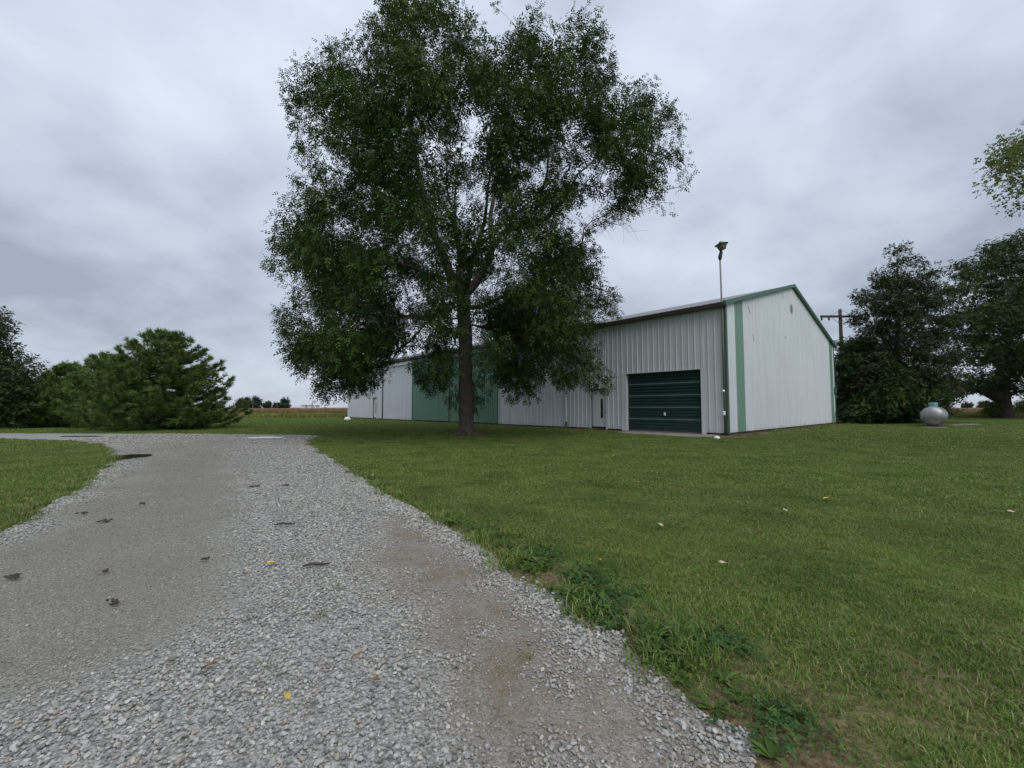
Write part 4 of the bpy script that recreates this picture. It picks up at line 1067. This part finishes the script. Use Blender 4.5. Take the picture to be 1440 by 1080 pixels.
# bare twigs inside and below the crown, some at the right flank
r = np.random.default_rng(9); tw = MB()
tpx = [(r.uniform(560, 760), r.uniform(330, 440), r.uniform(-5, 4)) for _ in range(90)] + [(r.uniform(480, 640), r.uniform(395, 470), r.uniform(-5, 1)) for _ in range(70)] + [(r.uniform(815, 890), r.uniform(285, 330), r.uniform(-1, 1)) for _ in range(26)] + [(r.uniform(700, 760), r.uniform(480, 560), r.uniform(-3, 0)) for _ in range(16)] + [(r.uniform(555, 590), r.uniform(450, 490), r.uniform(-1.5, 1)) for _ in range(14)]
for (px, py, o_) in tpx:
    q_ = L_(px, py, o_); k = int(np.argmin(((P_ - q_) ** 2).sum(1))); a0 = P_[k]; dv = q_ - a0; L = np.linalg.norm(dv)
    if L < .15: continue
    mid = a0 + dv * .5 + r.normal(size=3) * .12 * L
    tw.tube([a0, mid, q_], [.013, .010, .005], 3, False)
    for b_ in range(3):
        s0 = a0 + (q_ - a0) * r.uniform(.4, 1); tw.tube([s0, s0 + dv / L * .25 + r.normal(size=3) * .15, s0 + dv / L * .5 + r.normal(size=3) * .3 - [0, 0, .12]], [.007, .005, .003], 3, False)
tw.v = [tuple(np.array(q_) - np.array(tree.location)) for q_ in tw.v]
o = tw.build('bare_twigs', M['deadwood'], tree); o['kind'] = 'stuff'

def broad_tree(name, label, cat, poly, depth, thick, nclump, per, sig, leaf, mat, tmpl, seed, basept, limbs_px, mind=.5, emax=None, droop=.4, flat=.8, gap=None, gapt=-.5, bark_='bark_dark', group=None, zmin=.4, tip=.01, trunk_r=None):
    o = empty(name, (basept[0], basept[1], 0)); tag(o, label, cat, group)
    dp = basept[1]
    limbs = []
    for limb in limbs_px: limbs.append([((at(px, py, dp + of) if py is not None else (basept[0], basept[1], -.05)), rad) for (px, py, of, rad) in limb])
    t_ = dome_pts(poly, depth, thick, nclump, seed, mind=mind, emax=emax, zmin=zmin)
    if gap: t_ = t_[Field3(seed, gap)(t_) > gapt]
    P, pa, mr, tips = grow(limbs, t_, max(.45, dp / 60), .3, seed)
    R = radii(P, pa, mr, tip, 2.2)
    V, Fc = tubes(P, pa, R); build('trunk', rel(V, o), Fc, M[bark_], o, True)
    ps, d, up, s, ti = clump_leaves(t_, per, sig, np.array(basept[:2]), leaf, seed + 1, droop, flat)
    k = ps[:, 2] > .12
    leaves('crown', rel(ps[k], o), d[k], up[k], s[k], tmpl, M[mat], o, ti[k]); return o

# ---- right: the big spreading tree by the field
OAK = [(1322, 470), (1330, 440), (1326, 405), (1340, 380), (1366, 352), (1388, 342), (1408, 332), (1440, 324), (1500, 315), (1570, 340), (1620, 420), (1610, 510), (1540, 556), (1470, 552), (1438, 556), (1418, 552), (1396, 560), (1368, 553), (1340, 562), (1316, 556), (1310, 520)]
b_ = gnd(1412, 588.2)
broad_tree('shade_tree', 'broad dark shade tree with a thick trunk near the field', 'tree', OAK, b_[1], 10.0, 860, 62, .70, .48, 'oak', BROAD, 31, b_,
    [[(1412, None, 0, 1.15), (1412, 583, 0, .95), (1411, 574, 0, .75), (1410, 560, 0, .66), (1409, 535, 0, .62), (1412, 500, 0, .5), (1418, 450, 0, .35), (1425, 400, 0, .2)],
     [(1410, 566, 0, .4), (1398, 560, -.5, .32), (1382, 551, -1, .26), (1362, 545, -1.5, .16), (1340, 540, -2, .08)],
     [(1409, 540, 0, .3), (1440, 510, 0, .25), (1480, 470, 0, .15)], [(1411, 520, 0, .3), (1385, 480, 0, .2), (1360, 440, 0, .1)], [(1410, 530, 0, .3), (1420, 490, -5, .2), (1430, 450, -7, .1)]], mind=.8, emax=80, droop=.3, flat=.5, tip=.02, gap=4.5)
# ---- right: tall ragged cedar
CED = [(1262, 341), (1268, 358), (1280, 356), (1288, 372), (1298, 366), (1304, 384), (1320, 384), (1318, 402), (1336, 408), (1330, 430), (1344, 446), (1336, 470), (1350, 500), (1346, 590), (1190, 590), (1184, 520), (1196, 486), (1180, 474), (1208, 462), (1194, 446), (1216, 436), (1200, 424), (1218, 408), (1214, 396), (1234, 390), (1230, 376), (1248, 368), (1252, 350)]
b_ = gnd(1262, 594.2)
broad_tree('cedar_tree', 'tall ragged brownish cedar with pointed top behind the dark shrub', 'tree', CED, b_[1], 3.6, 760, 70, .42, .28, 'juniper', BROAD, 33, b_,
    [[(1262, None, 0, .38), (1262, 560, 0, .32), (1262, 480, 0, .22), (1262, 400, 0, .1), (1262, 348, 0, .02)]], mind=.42, emax=50, droop=-.25, flat=.45, gap=1.9, gapt=-.22)
# ---- right: small leafy tree against the shed corner, and the shrub in front
SMT = [(1177, 500), (1183, 480), (1196, 474), (1214, 470), (1232, 472), (1246, 486), (1252, 520), (1246, 590), (1182, 592), (1178, 540)]
b_ = gnd(1212, 594.5)
broad_tree('small_tree', 'small mid green leafy tree against the far shed corner', 'tree', SMT, b_[1], 1.8, 190, 70, .36, .30, 'shrub', BROAD, 35, b_,
    [[(1212, None, 0, .14), (1212, 570, 0, .12), (1212, 530, 0, .08), (1214, 490, 0, .03)]], mind=.4, emax=30)
SHR = [(1204, 548), (1214, 526), (1226, 512), (1244, 504), (1262, 508), (1276, 520), (1296, 524), (1312, 536), (1324, 548), (1326, 566), (1312, 576), (1302, 588), (1298, 596), (1180, 597), (1176, 570), (1190, 552)]
b_ = gnd(1250, 595.2)
broad_tree('shrub', 'wide dense dark green shrub behind the propane tank', 'shrub', SHR, b_[1], 2.6, 300, 66, .36, .30, 'shrub', BROAD, 37, b_,
    [[(1250, None, 0, .12), (1250, 585, 0, .10), (1250, 560, 0, .06), (1250, 525, 0, .02)]], mind=.38, emax=45)
# ---- right: pale maple reaching in from outside the frame
MAP = [(1376, 262), (1392, 250), (1398, 236), (1410, 228), (1400, 206), (1418, 196), (1436, 184), (1470, 170), (1560, 130), (1680, 160), (1720, 260), (1690, 360), (1600, 380), (1500, 330), (1452, 300), (1412, 300), (1408, 288), (1428, 276), (1420, 262), (1396, 262)]
b_ = np.array([at(1600, 573, 12.5)[0], 12.5, 0])
broad_tree('maple_tree', 'yellowish maple branches reaching in at the right edge of the view', 'tree', MAP, 12.5, 2.6, 300, 40, .22, .17, 'maple', BROAD, 39, b_,
    [[(1600, None, 0, .26), (1600, 560, 0, .22), (1600, 400, 0, .18), (1590, 300, 0, .12), (1580, 220, 0, .05)], [(1596, 340, 0, .09), (1540, 290, 0, .07), (1490, 250, 0, .045), (1440, 235, 0, .02)]], mind=.30, emax=80, gap=1.5)
# ---- left: dark leafy tree at the frame edge
LEF = [(-90, 470), (-60, 440), (-30, 446), (0, 444), (8, 458), (2, 476), (20, 486), (34, 498), (50, 514), (46, 530), (62, 526), (58, 548), (52, 570), (56, 590), (40, 598), (-60, 600), (-120, 590), (-130, 520)]
b_ = gnd(-20, 600.5)
broad_tree('yard_tree', 'dark leafy tree cut by the left edge of the view', 'tree', LEF, b_[1], 3.4, 420, 56, .40, .30, 'oak', BROAD, 41, b_,
    [[(-20, None, 0, .3), (-20, 580, 0, .25), (-20, 530, 0, .16), (-15, 480, 0, .06)]], mind=.42, emax=60, gap=2.2)

# ---- white pines on the left
def pine(label, px, py, ptop, halfw_px, seed, ntuft=15000, bush=1.0):
    b_ = gnd(px, py); H = at(px, ptop, b_[1])[2]; W_ = halfw_px / F * b_[1]; r = np.random.default_rng(seed)
    o = empty('pine_tree', (b_[0], b_[1], 0)); tag(o, label, 'tree')
    tk = MB(); tk.tube([(0, 0, -.05), (0, 0, .4), (.03, 0, H * .5), (.0, .02, H * .97)], [.17, .14, .08, .012], 8)
    br = MB(); pos, d, ti = [], [], []
    z = .25
    while z < H * .97:
        t = z / H
        prof = (0.80 + .20 * math.sin(min(1, t / .28) * 1.57)) * (1 - t) ** .80 if t > .1 else .86
        nb_ = r.integers(9, 12) if t < .75 else 6
        a0 = r.uniform(0, 6.28)
        for k in range(nb_):
            a_ = a0 + 6.283 * k / nb_ + r.uniform(-.35, .35); L = W_ * prof * r.uniform(.80, 1.16) + .12; rise_ = (.0 + .40 * t) * r.uniform(.4, 1.4)
            pts = []
            for q_ in np.linspace(0, 1, 7):
                pts.append(np.array([math.cos(a_) * L * q_, math.sin(a_) * L * q_, z + L * (rise_ * q_ - .10 * math.sin(q_ * 3.14) + .16 * q_ ** 3)]))
            br.tube(pts[::2], [.03 * L / 3 + .008, .02, .012, .006], 4, False)
            # side shoots
            ns = int(7 + L * 11)
            for j in range(ns):
                q_ = r.uniform(.12, 1.0) ** .7; i_ = min(5, int(q_ * 6)); p = pts[i_] + (pts[i_ + 1] - pts[i_]) * (q_ * 6 - i_)
                sd = r.choice((-1, 1)); sl_ = (.16 + .34 * L / 3) * (1.15 - q_) + .10; sa_ = a_ + sd * r.uniform(.5, 1.1)
                dv = np.array([math.cos(sa_), math.sin(sa_), r.uniform(.0, .2)]); nt = max(3, int(sl_ / .085 * bush))
                tn = np.clip(.45 + r.normal() * .18, 0, 1)
                for m in range(nt):
                    u_ = (m + .5) / nt; pos.append(p + dv * sl_ * u_ + r.normal(size=3) * .035); d.append(dv * .8 + np.array([0, 0, .35]) + r.normal(size=3) * .45); ti.append(np.clip(tn + r.normal() * .1 + .15 * u_, 0, 1))
            for m in range(6):
                pos.append(pts[-1] + r.normal(size=3) * .06); d.append((pts[-1] - pts[-2]) / L * 3 + r.normal(size=3) * .5 + [0, 0, .3]); ti.append(.75)
        z += (.30 + .09 * (1 - t)) * r.uniform(.7, 1.3) * H / 6.0
    tk.build('trunk', M['bark_dark'], o, True); br.build('branches', M['bark_dark'], o)
    pos = np.array(pos); d = np.array(d); n = len(pos); up = np.column_stack([r.normal(size=(n, 2)) * .5, np.ones(n)])
    k = pos[:, 2] > .05
    leaves('crown', pos[k], d[k], up[k], r.uniform(.18, .32, n)[k], TUFT, M['pine'], o, np.array(ti)[k]); print('pine tufts', n)
pine('largest bushy pine on the left, nearest the gravel drive', 228, 603.5, 468, 104, 51)
pine('middle dark pine standing left behind the largest pine', 150, 600.0, 499, 70, 52, bush=.9)
pine('smaller rounded pine second from the left edge', 92, 600.5, 513, 52, 53, bush=.9)

# ---- small trees on the far horizon
def far_tree(px0, px1, ptop, label, seed, depth=520):
    cx_ = (px0 + px1) / 2; b_ = np.array([at(cx_, 573, depth)[0], depth, 0.0]); w = px1 - px0; h = 573 - ptop; r = np.random.default_rng(seed)
    poly = [(px0, 572.4)] + [(cx_ - w / 2 * math.cos(t) * r.uniform(.88, 1.05), 571.5 - h * math.sin(t) ** .7 * r.uniform(.85, 1.0)) for t in np.linspace(.25, 2.89, 9)] + [(px1, 572.4)]
    m = depth / F
    broad_tree('distant_tree', label, 'tree', poly, depth, w * m * .4, 42, 26, 1.3 * w / 17, 2.4, 'far_leaf', BROAD, seed, b_,
        [[(cx_, None, 0, .5), (cx_, 569, 0, .4), (cx_, (ptop + 573) / 2, 0, .2)]], mind=.8, emax=w * .4, zmin=.3)
far_tree(333, 347, 561.5, 'left rounded tree of the dark clump on the horizon', 61)
far_tree(343, 354, 559.0, 'middle tree of the dark clump on the horizon', 62, 545)
far_tree(351, 368, 559.2, 'right and largest tree of the dark clump on the horizon', 63)
far_tree(371, 380, 565.2, 'small round tree just right of the horizon clump', 64)
far_tree(394, 406, 559.0, 'tall lone tree on the horizon right of the clump', 65)
far_tree(385, 395, 568.6, 'low bush beside the tall lone horizon tree', 66)
far_tree(1353, 1368, 567.5, 'low tree on the far horizon seen under the shade tree', 67, 700)
far_tree(1376, 1392, 566.0, 'far hedge tree left of the thick shade trunk', 68, 650)
# bushes close by the shade tree
for (poly, px, py, lab, sd) in (([(1386, 584), (1388, 570), (1396, 564), (1406, 566), (1408, 584)], 1397, 588, 'light green bush growing left of the thick shade trunk', 71),
                                ([(1426, 574), (1430, 564), (1440, 560), (1462, 560), (1470, 584), (1430, 584)], 1446, 586, 'light green bush growing right of the thick shade trunk', 72)):
    b_ = gnd(px, py); broad_tree('bush', lab, 'bush', poly, b_[1], 1.0, 40, 40, .32, .34, 'maple', BROAD, sd, b_, [[(px, None, 0, .06), (px, 580, 0, .04), (px, 570, 0, .02)]], mind=.3, emax=10)
# farm roofs and poles on the horizon
def far_shed(px0, px1, ptop, lab, depth=600):
    a_, b2 = at(px0, 573, depth), at(px1, 573, depth); h = at(px0, ptop, depth)[2]; w = b2[0] - a_[0]
    o = empty('farm_building', ((a_[0] + b2[0]) / 2, depth, 0)); tag(o, lab, 'building')
    MB().box((-w / 2, 0, 0), (w / 2, 10, h * .6)).build('wall', M['trim_white'], o)
    v_ = [(-w / 2 - .3, -.4, h * .6), (w / 2 + .3, -.4, h * .6), (w / 2 + .3, 5, h), (-w / 2 - .3, 5, h), (w / 2 + .3, 10.4, h * .6), (-w / 2 - .3, 10.4, h * .6)]
    build('roof', v_, [[0, 1, 2, 3], [3, 2, 4, 5], [0, 3, 5], [1, 4, 2]], M['roof'], o)
far_shed(423, 428.5, 569.2, 'left of the tiny farm buildings on the horizon')
far_shed(432.5, 437, 569.0, 'middle one of the tiny farm buildings on the horizon')
far_shed(442, 445, 569.3, 'right one of the tiny farm buildings on the horizon')
def far_pole(px, ptop, lab, depth=300):
    a_ = at(px, 573, depth); h = at(px, ptop, depth)[2]; o = MB().tube([(0, 0, 0), (0, 0, h)], [.16, .10], 6).tube([(-1.1, 0, h - .5), (1.1, 0, h - .5)], .07, 4).build('utility_pole', M['galv']); o.location = (a_[0], depth, 0); tag(o, lab, 'utility pole')
far_pole(439, 560, 'thin pale pole on the horizon near the tiny farm buildings')
far_pole(389.5, 564, 'thin pole on the horizon before the lone tree', 420)
far_pole(355.5, 563, 'thin pale pole in front of the horizon tree clump', 420)

# ------------------------------------------------------------------ utility pole behind the shed
pd = 40.0; a_ = at(1187, 573, pd); up_ = empty('utility_pole', (a_[0], pd, 0)); tag(up_, 'dark wooden utility pole with a crossarm behind the shed gable', 'utility pole')
zt_ = at(1187, 435, pd)[2]; za = at(1187, 445.5, pd)[2]; w = 29.5 / F * pd
MB().tube([(0, 0, 0), (0, 0, zt_)], [.19, .14], 10).build('pole', M['pole_wood'], up_, True)
MB().box((-w, -.20, za - .10), (w, -.08, za + .10)).build('crossarm', M['pole_wood'], up_)
for s_ in (-1, 1):
    MB().tube([(0, -.15, zt_ - .1), (s_ * w * .55, -.15, za + .1)], .018, 5).build('brace', M['galv'], up_)
    MB().tube([(0, -.2, za - .9), (s_ * w * .5, -.2, za - .1)], .02, 5).build('brace', M['galv'], up_)
    for q_ in (.95, .6):
        MB().lathe([(0, -.28), (.05, -.28), (.09, -.2), (.05, -.14), (.09, -.08), (.04, 0)], 8, (s_ * w * q_, -.14, za - .1)).build('insulator', M['lamp_dark'], up_, True)

# ------------------------------------------------------------------ propane tank
tb = gnd(1312, 601.5); tdist = tb[1]; Rr = 0.60; TL = 4.6
view = math.atan2(tb[1], tb[0]); tk = empty('propane_tank', (tb[0], tb[1], 0), view - math.radians(2.5))
tag(tk, 'silver propane tank with a teal lid beside the shrub', 'propane tank')
zc_ = 0.12 + Rr; n_ = 28; prof = []
for t in np.linspace(0, math.pi / 2, 9): prof.append((Rr * math.sin(t), Rr * 0.75 - Rr * 0.75 * math.cos(t)))
prof += [(Rr, TL * .33), (Rr, TL * .66)]
for t in np.linspace(math.pi / 2, 0, 9): prof.append((Rr * math.sin(t), TL - Rr * 0.75 + Rr * 0.75 * math.cos(t)))
body = MB().lathe(prof, n_); body.v = [(z_, x_, y_ + zc_) for (x_, y_, z_) in body.v]
body.build('body', M['tank'], tk, True)
MB().lathe([(.0, .25), (.20, .25), (.225, .22), (.225, -.08)], 20, (TL * .30, 0, zc_ + Rr)).build('lid', M['teal'], tk, True)
for xx in (TL * .22, TL * .8):
    for s_ in (-1, 1): MB().box((xx - .06, s_ * .34 - .04, 0), (xx + .06, s_ * .34 + .04, .30)).build('leg', M['galv'], tk)
MB().tube([(TL * .45, -.1, zc_ + Rr - .02), (TL * .45, -.14, zc_ + Rr + .35), (TL * .45, -.5, zc_ + Rr + .5)], .05, 8).build('fill_pipe', M['lamp_dark'], tk, True)
MB().tube([(TL * .45, -.45, zc_ + Rr + .3), (TL * .45, -.48, zc_ + .35)], .06, 8).build('regulator', M['lamp_dark'], tk, True)
MB().lathe([(0, 0), (Rr * 1.012, 0), (Rr * 1.012, .05), (0, .05)], 24).build('end_band', M['galv'], tk)
eb = tk.children[-1]; eb.data.transform(Matrix.Translation((TL * .72, 0, zc_)) @ Matrix.Rotation(math.pi / 2, 4, 'Y'))
sheet('bare_earth', blob(gnd(1318, 600.5), 2.2, 2.6, 24, 8), 0.015, M['soil'], 8, 0.1)
for k, (px, py, w_, lab) in enumerate(((1345, 598.6, 1.0, 'pale flat stone slab lying right of the propane tank'), (1362, 597.8, 1.5, 'larger pale stone slab farthest from the propane tank'))):
    p = gnd(px, py); o = MB().box((-w_ / 2, -.25, 0), (w_ / 2, .25, .05)).build('stone_slab', M['concrete']); o.location = (p[0], p[1], 0.02); o.rotation_euler = (0, 0, .2); tag(o, lab, 'stone slab')

# ------------------------------------------------------------------ small things lying about
def leaf_mesh(seed, L):
    r = np.random.default_rng(seed); v_ = []; 
    for t, w_ in ((0, .03), (.25, .32), (.5, .42), (.8, .25), (1, .02)):
        for s_ in (-1, 0, 1): v_.append((t * L - L / 2, s_ * w_ * L / 2, .012 + .10 * L * abs(s_) * r.uniform(.5, 1.6) + .05 * L * math.sin(t * 3)))
    return v_, [[j * 3 + c, j * 3 + c + 1, j * 3 + c + 4, j * 3 + c + 3] for j in range(4) for c in range(2)]
LV = [(1017, 801, 'pale_leaf', .085, 'pale dry leaf lying on the open lawn right of the weeds'), (843, 796, 'yellow_leaf', .07, 'yellow leaf lying on the lawn near the drive edge'), (1163, 706, 'yellow_leaf', .12, 'yellow leaf far out on the lawn'),
      (929, 745, 'pale_leaf', .09, 'pale leaf on the lawn below the shed door'), (380, 801, 'yellow_leaf', .085, 'yellow leaf lying on the middle of the gravel'), (347, 813, 'pale_leaf', .08, 'pale dry leaf on the gravel beside the wheel track'),
      (294, 951, 'brown_leaf', .06, 'brown leaf on the gravel in the left foreground'), (404, 996, 'yellow_leaf', .05, 'yellow leaf on the gravel nearest the viewer'), (499, 937, 'brown_leaf', .05, 'brown leaf on the foreground gravel, upper of two'),
      (527, 972, 'brown_leaf', .055, 'brown leaf on the foreground gravel, lower of two'), (1105, 724, 'pale_leaf', .1, 'small pale leaf in the middle of the right lawn'), (1423, 726, 'pale_leaf', .1, 'pale leaf on the lawn by the right edge')]
for k, (px, py, mt, L, lab) in enumerate(LV):
    p = gnd(px, py); v_, f = leaf_mesh(k, L); o = build('fallen_leaf', v_, f, M[mt]); o.location = (p[0], p[1], .035); o.rotation_euler = (.1, .15, k * 1.7); tag(o, lab, 'leaf', 'fallen leaves')
CL = [(16, 819, .16, 'dark clump of wet litter at the left edge of the gravel'), (163, 856, .12, 'dark litter scrap in the tan wheel track'), (117, 727, .13, 'dark litter scrap near the left edge of the drive'), (200, 713, .12, 'dark litter scrap left of the drive centre'), (290, 793, .08, 'small dark scrap at the right side of the wheel track'),
      (148, 811, .07, 'tiny dark scrap in the middle of the wheel track'), (145, 738, .2, 'long dark scrap at the left of the drive'), (355, 688, .22, 'dark scrap across the far drive, left one'), (403, 686, .15, 'dark scrap across the far drive, right one')]
for k, (px, py, L, lab) in enumerate(CL):
    p = gnd(px, py); r = np.random.default_rng(300 + k); mb = MB()
    L *= .5
    for j in range(9):
        c = np.array([r.normal() * L * .30, r.normal() * L * .2, .02 + r.random() * .012]); a_ = r.uniform(-.6, .6); e_ = np.array([math.cos(a_), math.sin(a_), .1 * r.normal()]) * L * r.uniform(.15, .35); mb.tube([c - e_, c, c + e_], [.003, .010, .002], 5)
    o = mb.build('plant_litter', M['clod']); o.location = (p[0], p[1], .02); tag(o, lab, 'plant litter', 'dark litter on the gravel')
for k, (px, py, L, a_, lab) in enumerate(((444, 803, .19, .25, 'short dark stick lying on the middle gravel'), (400, 743.5, .20, .15, 'short dark stick lying farther up the gravel'))):
    p = gnd(px, py); mb = MB().tube([(-L / 2, 0, 0), (-L * .1, .012, .008), (L * .2, -.004, .004), (L / 2, .01, 0)], [.007, .011, .010, .005], 7).tube([(L * .1, 0, .006), (L * .3, .05, .01)], [.005, .002], 5)
    o = mb.build('stick', M['clod']); o.location = (p[0], p[1], .045); o.rotation_euler = (0, 0, a_); tag(o, lab, 'stick')
for k, (px, py, lab) in enumerate(((386, 944, 'small green sprig growing in the foreground gravel'), (451, 874, 'tiny green sprig in the gravel, middle one'), (415, 790, 'small dark sprig in the gravel near the stick'), (740, 932, 'green sprig in the rusty gravel by the right edge'), (478, 832, 'sparse green sprig in the pale gravel lane'))):
    p = gnd(px, py); o = blades('grass_sprig', 16, .08, .02, .06, .004, M['blade'], 400 + k, 1.3); o.location = (p[0], p[1], .02); tag(o, lab, 'sprig')
pl_ = np.stack([rng.uniform(-14, 16, 4000), rng.uniform(5, 24, 4000)], 1); pl_ = pl_[in_view(pl_) & ~inside(DRV, pl_) & ~inside(FOOT, pl_)]
pl_ = pl_[rng.random(len(pl_)) < .05 + .28 * np.exp(-((pl_ - base[:2]) ** 2).sum(1) / 40)]
lm = []
for k, mt in enumerate(('yellow_leaf', 'pale_leaf', 'brown_leaf')):
    v_, f = leaf_mesh(20 + k, .05); lm.append(build('leaf_scrap', v_, f, M[mt]))
scatter('leaf_litter', lm, np.column_stack([pl_, np.full(len(pl_), .03)]), rng.uniform(0, 6.28, len(pl_)), rng.uniform(.6, 1.3, len(pl_)), rng.integers(0, 3, len(pl_)), None, rng.uniform(-.5, .5, (len(pl_), 2)))
WD = [(710, 770, .20), (752, 792, .16), (795, 838, .15), (782, 832, .12), (922, 893, .15), (1003, 998, .13), (960, 962, .09), (1085, 1068, .14), (1018, 958, .11), (760, 796, .16), (860, 868, .12), (1040, 985, .10), (683, 752, .15), (640, 738, .18)]
WORD = sorted(range(len(WD)), key=lambda i: WD[i][1]); ORD = 'first second third fourth fifth sixth seventh eighth ninth tenth eleventh twelfth thirteenth last'.split()
for k, (px, py, L) in enumerate(WD):
    p = gnd(px, py); L *= .72; o = leaf_fan('weed_plant', 12, L, L * .24, .75, M['weed_leaf'], 500 + k); o.location = (p[0], p[1], 0.0)
    tag(o, ORD[WORD.index(k)] + ' leafy weed along the right drive edge, counted from the far end', 'weed', 'weeds along the right drive edge')
